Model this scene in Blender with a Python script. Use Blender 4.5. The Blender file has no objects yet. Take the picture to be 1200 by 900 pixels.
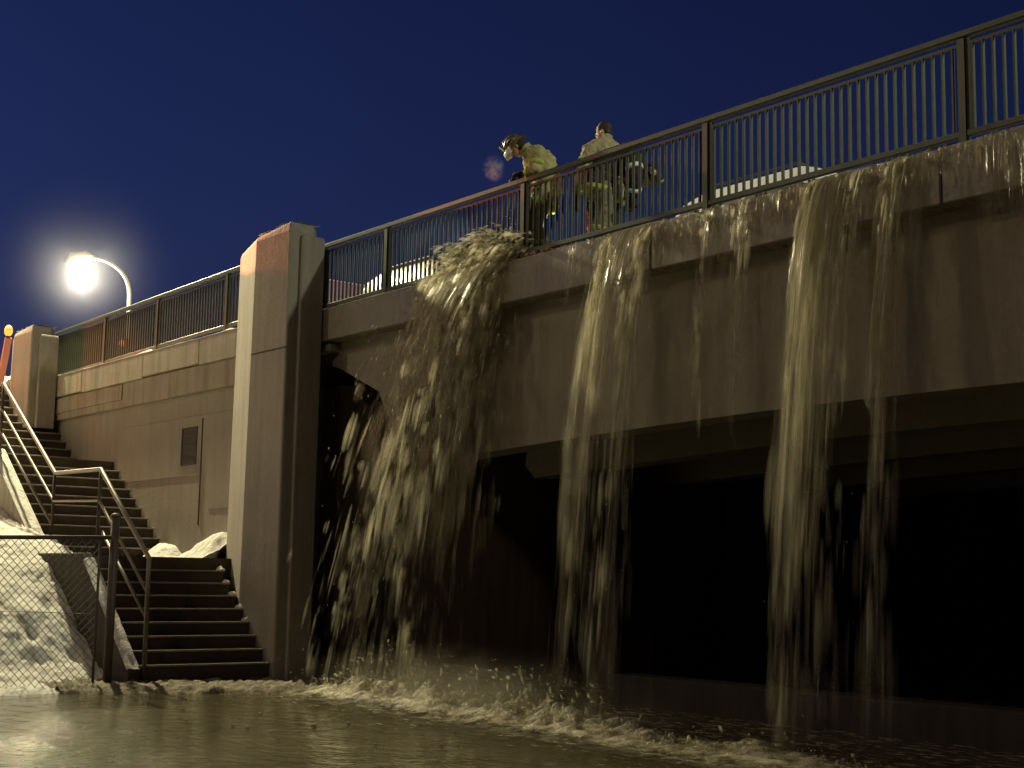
import bpy, bmesh, math, random
from mathutils import Vector, Matrix, noise as mn

# ------------------------------------------------------------------ camera
SC = bpy.context.scene
COL = SC.collection
R = math.radians
cd = bpy.data.cameras.new("camera"); cam = bpy.data.objects.new("camera", cd); COL.objects.link(cam)
cd.sensor_width = 36; cd.lens = 50.32; cd.clip_start = 0.1; cd.clip_end = 2000
Fv = Vector((-0.78013831, 0.61102056, 0.13430596)); Rv = Vector((0.6183814, 0.78568252, 0.01753345)); Uv = Vector((0.09480854, -0.09673082, 0.99078478))
m = Matrix.Identity(4)
for i in range(3):
    m[i][0] = Rv[i]; m[i][1] = Uv[i]; m[i][2] = -Fv[i]
cam.matrix_world = m
SC.camera = cam

# ------------------------------------------------------------------ world, light, exposure
SKY_STRENGTH = 0.15
w = bpy.data.worlds.new("World"); SC.world = w; w.use_nodes = True
nt = w.node_tree; nt.nodes.clear()
sky = nt.nodes.new("ShaderNodeTexSky"); sky.sky_type = 'NISHITA'; sky.sun_disc = False
sky.sun_elevation = R(-0.5); sky.sun_rotation = R(215); sky.altitude = 300; sky.air_density = 1.0; sky.dust_density = 0.6; sky.ozone_density = 4.0
bg = nt.nodes.new("ShaderNodeBackground"); bg.inputs[1].default_value = SKY_STRENGTH
wo = nt.nodes.new("ShaderNodeOutputWorld")
def wn(t, **k):
    x = nt.nodes.new(t)
    for a, b in k.items(): setattr(x, a, b)
    return x
# deep blue dusk: the Nishita sky, a little more violet, brighter towards the town glow on the left
tcw = wn("ShaderNodeTexCoord"); dt = wn("ShaderNodeVectorMath", operation='DOT_PRODUCT'); dt.inputs[1].default_value = (-0.98, 0.05, -0.15)
nt.links.new(tcw.outputs['Generated'], dt.inputs[0])
mr = wn("ShaderNodeMapRange"); mr.inputs[1].default_value = .35; mr.inputs[2].default_value = .95; mr.inputs[3].default_value = .36; mr.inputs[4].default_value = .98
nt.links.new(dt.outputs['Value'], mr.inputs[0])
t1 = wn("ShaderNodeMix", data_type='RGBA', blend_type='MULTIPLY'); t1.inputs[0].default_value = 1; t1.inputs[7].default_value = (2.1, 1.22, 1.72, 1)
nt.links.new(sky.outputs[0], t1.inputs[6])
t2 = wn("ShaderNodeMix", data_type='RGBA', blend_type='MULTIPLY'); t2.inputs[0].default_value = 1
nt.links.new(t1.outputs[2], t2.inputs[6]); nt.links.new(mr.outputs[0], t2.inputs[7])
pw = wn("ShaderNodeMath", operation='POWER'); nt.links.new(dt.outputs['Value'], pw.inputs[0]); pw.inputs[1].default_value = 45
t3 = wn("ShaderNodeMix", data_type='RGBA', blend_type='ADD'); nt.links.new(pw.outputs[0], t3.inputs[0]); nt.links.new(t2.outputs[2], t3.inputs[6]); t3.inputs[7].default_value = (.22, .02, .10, 1)
cl_ = wn("ShaderNodeClamp"); nt.links.new(pw.outputs[0], cl_.inputs[0]); nt.links.new(cl_.outputs[0], t3.inputs[0])
nt.links.new(t3.outputs[2], bg.inputs[0]); nt.links.new(bg.outputs[0], wo.inputs[0])
SC.view_settings.view_transform = 'Standard'; SC.view_settings.look = 'None'
SC.view_settings.gamma = 1; SC.view_settings.use_curve_mapping = False
SC.view_settings.exposure = 0.0
SC.cycles.transparent_max_bounces = 40
SC.cycles.max_bounces = 6
SC.cycles.sample_clamp_indirect = 4.0
SC.cycles.use_denoising = True

def point(name, loc, energy, color, radius=0.25):
    l = bpy.data.lights.new(name, 'POINT'); l.energy = energy; l.color = color; l.shadow_soft_size = radius
    o = bpy.data.objects.new(name, l); COL.objects.link(o); o.location = loc; return o
def spot(name, loc, aim, energy, color, angle, blend=0.1, radius=0.05):
    l = bpy.data.lights.new(name, 'SPOT'); l.energy = energy; l.color = color; l.shadow_soft_size = radius
    l.spot_size = R(angle); l.spot_blend = blend
    o = bpy.data.objects.new(name, l); COL.objects.link(o); o.location = loc
    o.rotation_euler = (Vector(aim) - Vector(loc)).to_track_quat('-Z', 'Y').to_euler(); return o
# street lamps just outside the picture, and a fire engine's beacon left of it; fills and pillar spot are added
point('lamp_light_over_steps', (-36.0, 11.40, 13.4), 24000, (1.0, 0.89, 0.52), 0.25)
point('lamp_light_on_deck', (-1.0, 15.5, 12.0), 4200, (0.94, 1.0, 0.74), 0.25)
point('fill_light_across_road', (-6.0, -14.0, 16.0), 2100, (1.0, 0.74, 0.42), 1.0)  # added warm fill that brightens the girder face, not a street lamp
point('fill_light_down_road', (-27.0, -7.0, 17.0), 2700, (1.0, 0.80, 0.50), .6)  # added front-left fill for the snow, wall and falling water
point('beacon_light_near_steps', (-37.5, 8.6, 5.6), 520, (1.0, 0.16, 0.07), 0.15)
spot('red_spot_on_pillar', (-30.5, 11.42, 6.9), (-22.6, 11.7, 5.82), 17000, (1.0, 0.13, 0.05), 8.0, 0.3)  # added spot, its cone shaped to redden the pillar's upper left face
spot('hand_torch_light', (-15.2, 12.9, 5.2), (-16.6, 12.5, 4.6), 60, (0.75, 0.88, 1.0), 70, 0.5, 0.03)

# ------------------------------------------------------------------ helpers
def tag(o, label=None, cat=None, group=None, kind=None):
    if label: o['label'] = label
    if cat: o['category'] = cat
    if group: o['group'] = group
    if kind: o['kind'] = kind
    return o
def empty(name, loc, label, cat, group=None, rz=0.0):
    o = bpy.data.objects.new(name, None); COL.objects.link(o); o.location = loc; o.rotation_euler = (0, 0, rz)
    o.empty_display_size = 0.2
    return tag(o, label, cat, group)
def link(name, me, mat, parent=None):
    o = bpy.data.objects.new(name, me); COL.objects.link(o)
    if mat is not None: me.materials.append(mat)
    if parent is not None:
        o.parent = parent
    return o
class MB:
    """collects shapes (in world or local coordinates), then becomes one mesh object"""
    def __init__(s): s.v = []; s.f = []; s.sm = []
    def add(s, vs, fs, smooth=False):
        b = len(s.v); s.v += [tuple(x) for x in vs]; s.f += [tuple(i + b for i in f) for f in fs]; s.sm += [smooth] * len(fs)
    def box(s, x0, x1, y0, y1, z0, z1):
        s.add([(x0,y0,z0),(x1,y0,z0),(x1,y1,z0),(x0,y1,z0),(x0,y0,z1),(x1,y0,z1),(x1,y1,z1),(x0,y1,z1)],
              [(0,3,2,1),(4,5,6,7),(0,1,5,4),(1,2,6,5),(2,3,7,6),(3,0,4,7)])
    def prism(s, poly, z0, z1, axis='z'):
        n = len(poly)
        if axis == 'z': a = [(x,y,z0) for x,y in poly]; b = [(x,y,z1) for x,y in poly]
        else: a = [(x,z0,y) for x,y in poly]; b = [(x,z1,y) for x,y in poly]     # poly in xz, extruded in y
        s.add(a + b, [tuple(range(n))[::-1], tuple(range(n, 2*n))] + [(i,(i+1)%n,n+(i+1)%n,n+i) for i in range(n)])
    def bar(s, a, b, wx, wy=None):
        """rectangular bar from a to b"""
        wy = wy or wx
        a = Vector(a); b = Vector(b); d = (b-a).normalized()
        up = Vector((0,0,1)) if abs(d.z) < .95 else Vector((1,0,0))
        p = d.cross(up).normalized(); q = p.cross(d).normalized()
        vs = []
        for c in (a, b):
            for i, j in ((-1,-1),(1,-1),(1,1),(-1,1)): vs.append(c + p*i*wx/2 + q*j*wy/2)
        s.add(vs, [(0,1,2,3),(7,6,5,4),(0,4,5,1),(1,5,6,2),(2,6,7,3),(3,7,4,0)])
    def tube(s, pts, rad, n=8, caps=True, smooth=True):
        pts = [Vector(p) for p in pts]; rs = rad if isinstance(rad, (list, tuple)) else [rad]*len(pts)
        vs = []; fs = []; prev = None
        for i, p in enumerate(pts):
            d = (pts[min(i+1,len(pts)-1)] - pts[max(i-1,0)]).normalized()
            if prev is None:
                up = Vector((0,0,1)) if abs(d.z) < .9 else Vector((1,0,0)); a = d.cross(up).normalized()
            else: a = (prev - d*prev.dot(d)).normalized()
            prev = a; b = d.cross(a)
            for k in range(n):
                t = 2*math.pi*k/n; vs.append(p + (a*math.cos(t) + b*math.sin(t))*rs[i])
        for i in range(len(pts)-1):
            for k in range(n): fs.append((i*n+k, i*n+(k+1)%n, (i+1)*n+(k+1)%n, (i+1)*n+k))
        if caps: fs += [tuple(range(n))[::-1], tuple(range((len(pts)-1)*n, len(pts)*n))]
        s.add(vs, fs, smooth)
    def ball(s, c, r, nu=12, nv=8, smooth=True):
        c = Vector(c); r = Vector(r) if hasattr(r, '__len__') else Vector((r,r,r)); vs = []; fs = []
        for j in range(1, nv):
            t = math.pi*j/nv
            for i in range(nu):
                p = 2*math.pi*i/nu; vs.append(c + Vector((r.x*math.sin(t)*math.cos(p), r.y*math.sin(t)*math.sin(p), r.z*math.cos(t))))
        a = len(vs); vs += [c+Vector((0,0,r.z)), c-Vector((0,0,r.z))]
        for j in range(nv-2):
            for i in range(nu): fs.append((j*nu+i, (j+1)*nu+i, (j+1)*nu+(i+1)%nu, j*nu+(i+1)%nu))
        for i in range(nu):
            fs.append((a, i, (i+1)%nu)); fs.append((a+1, (nv-2)*nu+(i+1)%nu, (nv-2)*nu+i))
        s.add(vs, fs, smooth)
    def xform(s, M):
        s.v = [tuple(M @ Vector(p)) for p in s.v]; return s
    def build(s, name, mat, parent=None, bevel=0.0, origin=None):
        me = bpy.data.meshes.new(name)
        o = Vector(origin) if origin is not None else (parent.location if (parent is not None and s_world(parent)) else Vector((0,0,0)))
        me.from_pydata([tuple(Vector(p) - o) for p in s.v], [], s.f)
        for p, k in zip(me.polygons, s.sm): p.use_smooth = k
        if bevel > 0:
            bm = bmesh.new(); bm.from_mesh(me)
            bmesh.ops.bevel(bm, geom=[e for e in bm.edges if e.is_manifold and e.calc_face_angle(0) > .5], offset=bevel, segments=1, affect='EDGES', clamp_overlap=True)
            bmesh.ops.recalc_face_normals(bm, faces=bm.faces); bm.to_mesh(me); bm.free()
        else:
            bm = bmesh.new(); bm.from_mesh(me); bmesh.ops.recalc_face_normals(bm, faces=bm.faces); bm.to_mesh(me); bm.free()
        ob = link(name, me, mat, parent)
        if parent is None: ob.location = o
        return ob
def s_world(parent):
    return parent.rotation_euler.z == 0 and parent.get('frame', 'world') == 'world'
def local(parent): parent['frame'] = 'local'; return parent

def nodes(name):
    mt = bpy.data.materials.new(name); mt.use_nodes = True
    n = mt.node_tree; return mt, n, n.nodes["Principled BSDF"], n.nodes["Material Output"]
def N(n, typ, **kw):
    x = n.nodes.new(typ)
    for k, v in kw.items():
        if k.startswith('i_'):
            x.inputs[k[2:].replace('_', ' ')].default_value = v
        else: setattr(x, k, v)
    return x
def ramp(n, src, stops):
    r = n.nodes.new("ShaderNodeValToRGB"); e = r.color_ramp.elements
    while len(e) < len(stops): e.new(0.5)
    for el, (p, c) in zip(e, stops):
        el.position = p; el.color = (c, c, c, 1) if not hasattr(c, '__len__') else (*c, 1)
    n.links.new(src, r.inputs[0]); return r.outputs[0]
def mixc(n, fac, a, b, mode='MIX'):
    x = n.nodes.new("ShaderNodeMix"); x.data_type = 'RGBA'; x.blend_type = mode
    for s, k in ((fac, 0), (a, 6), (b, 7)):
        if hasattr(s, 'links'): n.links.new(s, x.inputs[k])
        else: x.inputs[k].default_value = s if k == 0 else (*s, 1)
    return x.outputs[2]
def math_(n, op, a, b=0.5):
    x = n.nodes.new("ShaderNodeMath"); x.operation = op
    for s, k in ((a, 0), (b, 1)):
        if hasattr(s, 'links'): n.links.new(s, x.inputs[k])
        else: x.inputs[k].default_value = s
    return x.outputs[0]
def coords(n, scale=(1,1,1), kind='Object'):
    tc = n.nodes.new("ShaderNodeTexCoord"); mp = n.nodes.new("ShaderNodeMapping"); mp.inputs['Scale'].default_value = scale
    n.links.new(tc.outputs[kind], mp.inputs[0]); return mp.outputs[0]
def tex(n, vec, scale, detail=4, rough=.55, dist=0.0):
    t = N(n, "ShaderNodeTexNoise"); t.inputs['Scale'].default_value = scale; t.inputs['Detail'].default_value = detail
    t.inputs['Roughness'].default_value = rough; t.inputs['Distortion'].default_value = dist
    n.links.new(vec, t.inputs[0]); return t.outputs[0]
def bump(n, bsdf, h, strength=.4, dist=.02, prev=None):
    b = N(n, "ShaderNodeBump"); b.inputs['Strength'].default_value = strength; b.inputs['Distance'].default_value = dist
    n.links.new(h, b.inputs['Height'])
    if prev is not None: n.links.new(prev, b.inputs['Normal'])
    if bsdf is not None: n.links.new(b.outputs[0], bsdf.inputs['Normal'])
    return b.outputs[0]

def concrete(name, c0, c1, boards=0.0, streak=.6, rough=.85, wet=False):
    mt, n, b, _ = nodes(name)
    v = coords(n)
    big = tex(n, v, .8, 6, .6); fine = tex(n, v, 14, 6, .65)
    st = tex(n, coords(n, (3.2, 3.2, .22)), 1.6, 5, .6)
    col = mixc(n, ramp(n, big, [(.3, 0), (.72, 1)]), c0, c1)
    col = mixc(n, ramp(n, st, [(.46, 0), (.68, streak)]), col, tuple(x*.42 for x in c0))
    col = mixc(n, ramp(n, fine, [(.35, .25), (.7, 0)]), col, tuple(x*.55 for x in c0))
    pit = N(n, "ShaderNodeTexVoronoi"); pit.inputs['Scale'].default_value = 9; n.links.new(v, pit.inputs[0])
    pm = ramp(n, pit.outputs[0], [(.03, 1), (.07, 0)])
    col = mixc(n, math_(n, 'MULTIPLY', pm, .5), col, tuple(x*.3 for x in c0))
    n.links.new(col, b.inputs['Base Color'])
    if wet:
        n.links.new(ramp(n, st, [(.4, .22), (.62, .6)]), b.inputs['Roughness'])
    else: b.inputs['Roughness'].default_value = rough
    h = math_(n, 'ADD', fine, math_(n, 'MULTIPLY', big, 2.0))
    if boards:
        wv = N(n, "ShaderNodeTexWave"); wv.bands_direction = 'Z'; wv.inputs['Scale'].default_value = boards; wv.inputs['Distortion'].default_value = .35; wv.wave_profile = 'SAW'
        n.links.new(v, wv.inputs[0]); h = math_(n, 'ADD', h, math_(n, 'MULTIPLY', wv.outputs[1], .5))
    bump(n, b, h, .32, .016)
    return mt
def painted(name, c, rough=.5, metal=0.0, wear=.3, spec=.5):
    mt, n, b, _ = nodes(name); v = coords(n)
    t = tex(n, v, 6, 5, .6); col = mixc(n, ramp(n, t, [(.45, 0), (.75, wear)]), c, tuple(x*.4 for x in c))
    n.links.new(col, b.inputs['Base Color']); b.inputs['Roughness'].default_value = rough; b.inputs['Metallic'].default_value = metal
    b.inputs['Specular IOR Level'].default_value = spec
    bump(n, b, tex(n, v, 60, 3), .12, .004); return mt
def cloth(name, c, scale=9.0):
    mt, n, b, _ = nodes(name); v = coords(n)
    t = tex(n, v, scale, 5, .6, .4); col = mixc(n, ramp(n, t, [(.4, 0), (.7, .7)]), c, tuple(x*.45 for x in c))
    n.links.new(col, b.inputs['Base Color']); b.inputs['Roughness'].default_value = .8
    bump(n, b, tex(n, v, scale*1.3, 4, .6, .8), .9, .035); return mt
def emis(name, c, s):
    mt, n, b, o = nodes(name); b.inputs['Base Color'].default_value = (*c, 1); b.inputs['Emission Color'].default_value = (*c, 1); b.inputs['Emission Strength'].default_value = s; return mt
def glassy(name, c, rough=.05):
    mt, n, b, o = nodes(name); b.inputs['Base Color'].default_value = (*c, 1); b.inputs['Roughness'].default_value = rough; b.inputs['Specular IOR Level'].default_value = .8; return mt

M = {}
M['pillar'] = concrete('pillar_concrete', (.30, .265, .22), (.37, .33, .27), streak=.35)
M['wall'] = concrete('wall_concrete', (.27, .235, .19), (.34, .30, .24), streak=.22)
M['coping'] = concrete('coping_concrete', (.31, .265, .20), (.40, .34, .26), streak=.6)
M['fascia'] = concrete('fascia_concrete', (.24, .215, .165), (.32, .28, .21), streak=.35, wet=True)
M['girder'] = concrete('girder_concrete', (.24, .215, .165), (.31, .275, .21), streak=.22)
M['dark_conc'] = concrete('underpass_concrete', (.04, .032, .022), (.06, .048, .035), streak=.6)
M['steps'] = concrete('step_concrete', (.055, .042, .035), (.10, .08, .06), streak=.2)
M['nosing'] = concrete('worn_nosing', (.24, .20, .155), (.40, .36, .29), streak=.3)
M['stringer'] = concrete('stringer_concrete', (.26, .235, .19), (.36, .32, .26), streak=.8)
M['abut'] = concrete('abutment_concrete', (.20, .155, .12), (.26, .20, .155), streak=.6)
M['asphalt'] = concrete('asphalt', (.045, .045, .047), (.06, .06, .06), streak=.1)
M['rail'] = painted('rail_paint', (.065, .08, .048), .45, .1, .5)
M['handrail'] = painted('handrail_steel', (.20, .165, .125), .5, .4, .5)
M['fence'] = painted('galvanised_steel', (.16, .15, .13), .5, .6, .4)
M['fencepost'] = painted('rusty_post_steel', (.07, .05, .04), .6, .3, .5)
M['lamp_steel'] = painted('lamp_pole_paint', (.6, .58, .52), .4, .3, .2)
M['lens'] = emis('lamp_lens', (1.0, .96, .82), 90)

def snow_mat(name, c, dirt=(.26, .22, .14), amount=.5, bs=.6):
    mt, n, b, _ = nodes(name); v = coords(n)
    a = tex(n, v, 2.2, 7, .65); f = tex(n, v, 22, 5, .7)
    col = mixc(n, ramp(n, a, [(.5, 0), (.78, amount)]), c, dirt)
    col = mixc(n, ramp(n, f, [(.62, 0), (.8, amount*.8)]), col, dirt)
    n.links.new(col, b.inputs['Base Color']); b.inputs['Roughness'].default_value = .75
    b.inputs['Specular IOR Level'].default_value = .3
    h = math_(n, 'ADD', math_(n, 'MULTIPLY', tex(n, v, 7, 6, .6), 2.0), f)
    bump(n, b, h, bs, .05); return mt
M['snow'] = snow_mat('old_snow', (.80, .78, .72), (.36, .33, .26), .35, .7)
M['slush'] = snow_mat('dirty_slush', (.22, .19, .125), (.06, .05, .035), .9, .8)

# ------------------------------------------------------------------ ground, water
WZ = -1.75
g = MB(); g.box(-900, 900, -900, 900, -2.6, -2.4)
tag(g.build('ground', M['asphalt']), kind='structure')

def water_mat():
    mt, n, b, o = nodes('flood_water')
    v = coords(n)
    col = mixc(n, ramp(n, tex(n, v, .5, 4), [(.35, 0), (.7, 1)]), (.07, .060, .027), (.11, .093, .045))
    # drifting foam flecks near where the falls land
    sx = n.nodes.new("ShaderNodeSeparateXYZ"); tc = n.nodes.new("ShaderNodeTexCoord"); n.links.new(tc.outputs['Object'], sx.inputs[0])
    near = ramp(n, math_(n, 'MULTIPLY', math_(n, 'SUBTRACT', sx.outputs[1], 8.3), .35), [(0, 0), (1, 1)])
    fl = tex(n, coords(n, (1.5, 4.0, 1)), 2.2, 8, .72, .5)
    fm = math_(n, 'ADD', fl, math_(n, 'MULTIPLY', near, .13))
    mask = ramp(n, fm, [(.66, 0), (.74, 1)])
    col = mixc(n, mask, col, (.5, .46, .33))
    n.links.new(col, b.inputs['Base Color'])
    n.links.new(ramp(n, mask, [(0, .035), (1, .6)]), b.inputs['Roughness'])
    b.inputs['IOR'].default_value = 1.33
    h1 = tex(n, coords(n, (1.0, 1.6, 1)), 1.7, 3, .5, .6); h2 = tex(n, coords(n, (1.3, 2.0, 1)), 6.0, 4, .6, .5)
    hh = math_(n, 'ADD', math_(n, 'MULTIPLY', h1, 1.4), math_(n, 'MULTIPLY', h2, .5))
    bump(n, b, hh, .5, .085)
    return mt
M['water'] = water_mat()
me = bpy.data.meshes.new('water')
me.from_pydata([(-60,-60,0),(60,-60,0),(60,60,0),(-60,60,0)], [], [(0,1,2,3)])
o = link('water', me, M['water']); o.location = (0, 0, WZ); tag(o, kind='structure')

def fbm(x, y, z=0.0, o=4):
    return mn.fractal(Vector((x, y, z)), 1.0, 2.0, o, noise_basis='PERLIN_ORIGINAL')
def smooth(a, b, x):
    t = min(1, max(0, (x-a)/(b-a))); return t*t*(3-2*t)
def lerp_table(tb, x):
    if x <= tb[0][0]: return tb[0][1]
    for (a, b), (c, d) in zip(tb, tb[1:]):
        if x <= c: return b + (d-b)*(x-a)/(c-a)
    return tb[-1][1]

# ------------------------------------------------------------------ snow bank left of the steps
BANK = [(-40, 4.30), (-35, 4.25), (-31, 1.75), (-28.2, 1.0), (-25.6, .5), (-24.3, .12), (-21.9, -1.46), (-21.2, -1.66), (-20.6, -1.72), (-20.0, -1.95), (-19, -2.3)]
prints = [(-23.18, 8.61), (-22.76, 9.05), (-22.5, 8.15), (-22.1, 8.72), (-23.7, 7.9)]
def bank_h(x, y):
    xs = x + .25*fbm(x*.5, y*.5, 3)
    h = lerp_table(BANK, xs)
    h += .06*fbm(x*1.1, y*1.1, 1.5) * smooth(-20.2, -21.6, x)
    h += .035*abs(fbm(x*3.3, y*3.3, 7)) + .035*fbm(x*9, y*9, 2, 4)
    for (a, b_) in prints:
        d = ((x-a)/.21)**2 + ((y-b_)/.10)**2
        if d < 6: h -= .14*math.exp(-d)
        d2 = ((x-a-.22)/.2)**2 + ((y-b_)/.22)**2
        if d2 < 6: h += .05*math.exp(-d2)
    return h
def grid_mesh(xs, ys, fn):
    vs = [(x, y, fn(x, y)) for x in xs for y in ys]; k = len(ys)
    fs = [(i*k+j, (i+1)*k+j, (i+1)*k+j+1, i*k+j+1) for i in range(len(xs)-1) for j in range(k-1)]
    return vs, fs
def frange(a, b, s):
    n = max(1, int(round((b-a)/s))); return [a + (b-a)*i/n for i in range(n+1)]
mb = MB()
xs = frange(-70, -40, 3)[:-1] + frange(-40, -29, .3)[:-1] + frange(-29, -19.0, .042)
ys = frange(-30, 4, 2)[:-1] + frange(4, 6.4, .2)[:-1] + frange(6.4, 9.62, .05)
vs, fs = grid_mesh(xs, ys, bank_h); mb.add(vs, fs, True)
tag(mb.build('snow_bank', M['snow']), 'bank of old crusted snow sloping down beside the steps behind the wire fence', 'snow', kind='stuff')

# slush and silt bar washed up along the foot of the steps and pillar
def bar_h(x, y):
    # ridge from (-20.3, 8.4) to (-18.2, 11.3)
    ax, ay, bx, by = -20.55, 8.2, -18.9, 11.3
    t = ((x-ax)*(bx-ax) + (y-ay)*(by-ay))/((bx-ax)**2 + (by-ay)**2)
    tt = min(1, max(0, t)); px, py = ax+(bx-ax)*tt, ay+(by-ay)*tt
    s = (x-px)*(by-ay)/3.5 - (y-py)*(bx-ax)/3.5
    d = max(0, s) ; end = max(0, math.hypot(x-px, y-py) - abs(s))
    h = -1.66 - .36*smooth(0, .75, d + .18*fbm(x*1.5, y*1.5)) - .3*smooth(0, 1.0, end) - .05*t
    return h + .08*abs(fbm(x*2.2, y*2.2, 5)) + .06*fbm(x*7, y*7, 9, 4)
mb = MB(); vs, fs = grid_mesh(frange(-24.5, -17.2, .05), frange(7.9, 12.4, .05), lambda x, y: bar_h(x, y)); mb.add(vs, fs, True)
tag(mb.build('slush_bar', M['slush']), 'bar of dirty slush and silt along the foot of the concrete steps', 'slush', kind='stuff')

def clump(name, cx, cy, z, rx, ry, rz, seed, mat, label, group=None):
    bm = bmesh.new(); bmesh.ops.create_icosphere(bm, subdivisions=5, radius=1)
    for v in bm.verts:
        p = v.co.copy(); k = 1 + .30*fbm(p.x*1.2+seed, p.y*1.2, p.z*1.2) + .12*fbm(p.x*4+seed, p.y*4, p.z*4)
        v.co = Vector((p.x*rx*k, p.y*ry*k, max(-.02, p.z*rz*k)))
    me = bpy.data.meshes.new(name); bm.to_mesh(me); bm.free()
    for p in me.polygons: p.use_smooth = True
    o = link(name, me, mat); o.location = (cx, cy, z)
    return tag(o, label, 'snow', group, 'stuff')

# ------------------------------------------------------------------ land behind the wall (top level) 
tb = MB(); tb.box(-300, -34.78, 9.9, 200, -2.4, 4.36); tb.box(-34.78, -22.3, 12.7, 200, -2.4, 4.30)
tag(tb.build('embankment', M['asphalt']), kind='structure')

# ------------------------------------------------------------------ retaining wall
wl = empty('retaining_wall', (-28.3, 12.25, -1.9), 'board-marked grey concrete retaining wall behind the steps, with stepped coping and a small dark vent', 'wall')
b = MB(); b.box(-34.25, -22.2, 12.25, 12.65, -2.3, 3.46); b.box(-29.0, -22.9, 12.235, 12.26, 3.02, 3.05); b.box(-33.0, -25.4, 12.238, 12.26, 1.86, 1.885); b.box(-24.9, -22.9, 12.24, 12.26, 1.2, 1.22)
b.build('wall_face', M['wall'], wl)
b = MB()
x = -34.25
for i, x2 in enumerate((-31.2, -27.9, -25.3, -23.35)):
    b.box(x+.006, x2-.006, 12.10, 12.66, 4.0 - (.03 if i % 2 else 0), 4.5); x = x2
b.box(-34.2, -23.36, 12.16, 12.655, 3.46, 4.02 - .035)
b.box(-34.2, -29.0, 12.13, 12.4, 3.62, 3.95)
b.build('coping', M['coping'], wl, bevel=.012)
b = MB(); b.box(-26.13, -25.52, 12.243, 12.252, 2.10, 2.78)
f = b.build('vent', painted('vent_dark', (.03, .028, .025), .7), wl)
b = MB()
for (x0, x1, z0, z1) in ((-26.16,-26.12,2.07,2.81),(-25.53,-25.49,2.07,2.81),(-26.12,-25.53,2.78,2.81),(-26.12,-25.53,2.07,2.10)): b.box(x0, x1, 12.232, 12.25, z0, z1)
for k in range(6): b.box(-26.12, -25.53, 12.236, 12.246, 2.14+k*.11, 2.17+k*.11)
b.build('vent_frame', M['dark_conc'], wl)
b = MB(); b.box(-25.29, -25.26, 12.235, 12.252, .9, 2.95); b.build('conduit', M['dark_conc'], wl)

# ------------------------------------------------------------------ pillars
def pillar(ox, ztop, zbot, label, back=1.96):
    """stepped concrete pillar: main shaft with a splayed left face, stepped-back pilaster on its right"""
    p = empty('pillar', (ox, 11.5, zbot), label, 'pillar', 'concrete pillars along the parapet')
    pts = [(ox-.585, 11.45), (ox+.575, 11.45), (ox+.60, 11.475), (ox+.60, 11.90), (ox+.35, 12.094), (ox-back, 12.094), (ox-back, 11.45+(back-.585)*.30)]
    b = MB()
    n = len(pts)
    # shaft slightly wider at its foot on the left
    taper = .10*(ztop-zbot)/7.7
    lo = [(x - (taper if x < ox else 0), y) for x, y in pts]
    segs = [zbot, zbot + (ztop-zbot)*.74, ztop-.10]
    rings = []
    for z in segs:
        t = (z-zbot)/(ztop-zbot)
        rings.append([(l[0]+(u[0]-l[0])*t, l[1], z) for l, u in zip(lo, pts)])
    rings.append([(ox+(x-ox)*.965-.01, 11.5+(y-11.5)*.97+.02, ztop + (.05 if x > ox else -.02)) for x, y in pts])
    vs = [v for r in rings for v in r]; fs = [tuple(range(n))[::-1], tuple(range(3*n, 4*n))]
    for k in range(3): fs += [(k*n+i, k*n+(i+1)%n, (k+1)*n+(i+1)%n, (k+1)*n+i) for i in range(n)]
    b.add(vs, fs); b.build('shaft', M['pillar'], p, bevel=.018)
    b = MB(); jz = zbot + (ztop-zbot)*.74
    if zbot < 0:
        b.box(ox-.60, ox+.60, 11.444, 11.452, jz-.012, jz+.012)
        b.build('joint', M['dark_conc'], p)
    b = MB(); pp = [(ox+.2, 11.64), (ox+.67, 11.64), (ox+.69, 11.66), (ox+.69, 12.07), (ox+.2, 12.07)]
    zt = ztop-.16
    a0 = [(x, y, zbot) for x, y in pp]; a1 = [(x, y, zt-.05) for x, y in pp]; a2 = [(ox+.2+(x-ox-.2)*.95, 11.85+(y-11.85)*.95, zt) for x, y in pp]
    k = len(pp); b.add(a0+a1+a2, [tuple(range(k))[::-1], tuple(range(2*k, 3*k))] + [(j*k+i, j*k+(i+1)%k, (j+1)*k+(i+1)%k, (j+1)*k+i) for j in (0,1) for i in range(k)])
    b.build('pilaster', M['pillar'], p, bevel=.012)
    b = MB(); b.add(*grid_mesh(frange(ox-.62, ox+.56, .06), frange(11.5, 12.05, .06), lambda x, y: ztop + .035 + .03*fbm(x*3, y*3, ox) + (.03 if x > ox else 0)), True)
    b.build('snow_cap', M['snow'], p)
    return p
pillar(-21.29, 5.80, -2.2, 'tall concrete pillar rising from the foot of the steps to above the bridge railing')
pillar(-33.36, 5.60, 3.25, 'short concrete pillar at the top of the steps, lit red on its left side', 1.2)

# ------------------------------------------------------------------ staircase
st = empty('staircase', (-27, 10.8, -1.9), 'long concrete outdoor steps in three flights climbing beside the retaining wall', 'stairs')
def tread(b, xe, xb, y0, y1, z):
    b.box(xb-.02, xe-.03, y0, y1, z-.32, z-.03)
    nos.box(xb-.02, xe, y0, y1, z-.03, z)        # worn pale nosing with the tread
f1 = MB(); f2 = MB(); f3 = MB(); nos = MB()
r = .2075
for k in range(1, 11): tread(f1, -31.25-.345*k, -31.25-.345*(k+1), 9.9, 12.24, 2.325+r*k)
f1.box(-36, -35.03, 9.9, 12.24, 4.1, 4.40)
n1 = nos; nos = MB()
for k in range(1, 10): tread(f2, -26.3-.315*k, -26.3-.315*(k+1), 9.9, 12.24, .25+r*k)
n2 = nos; nos = MB()
for k in range(1, 9): tread(f3, -22.78+.25*k, -22.78+.25*(k-1), 9.2, 11.44, .25-r*k)
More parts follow.
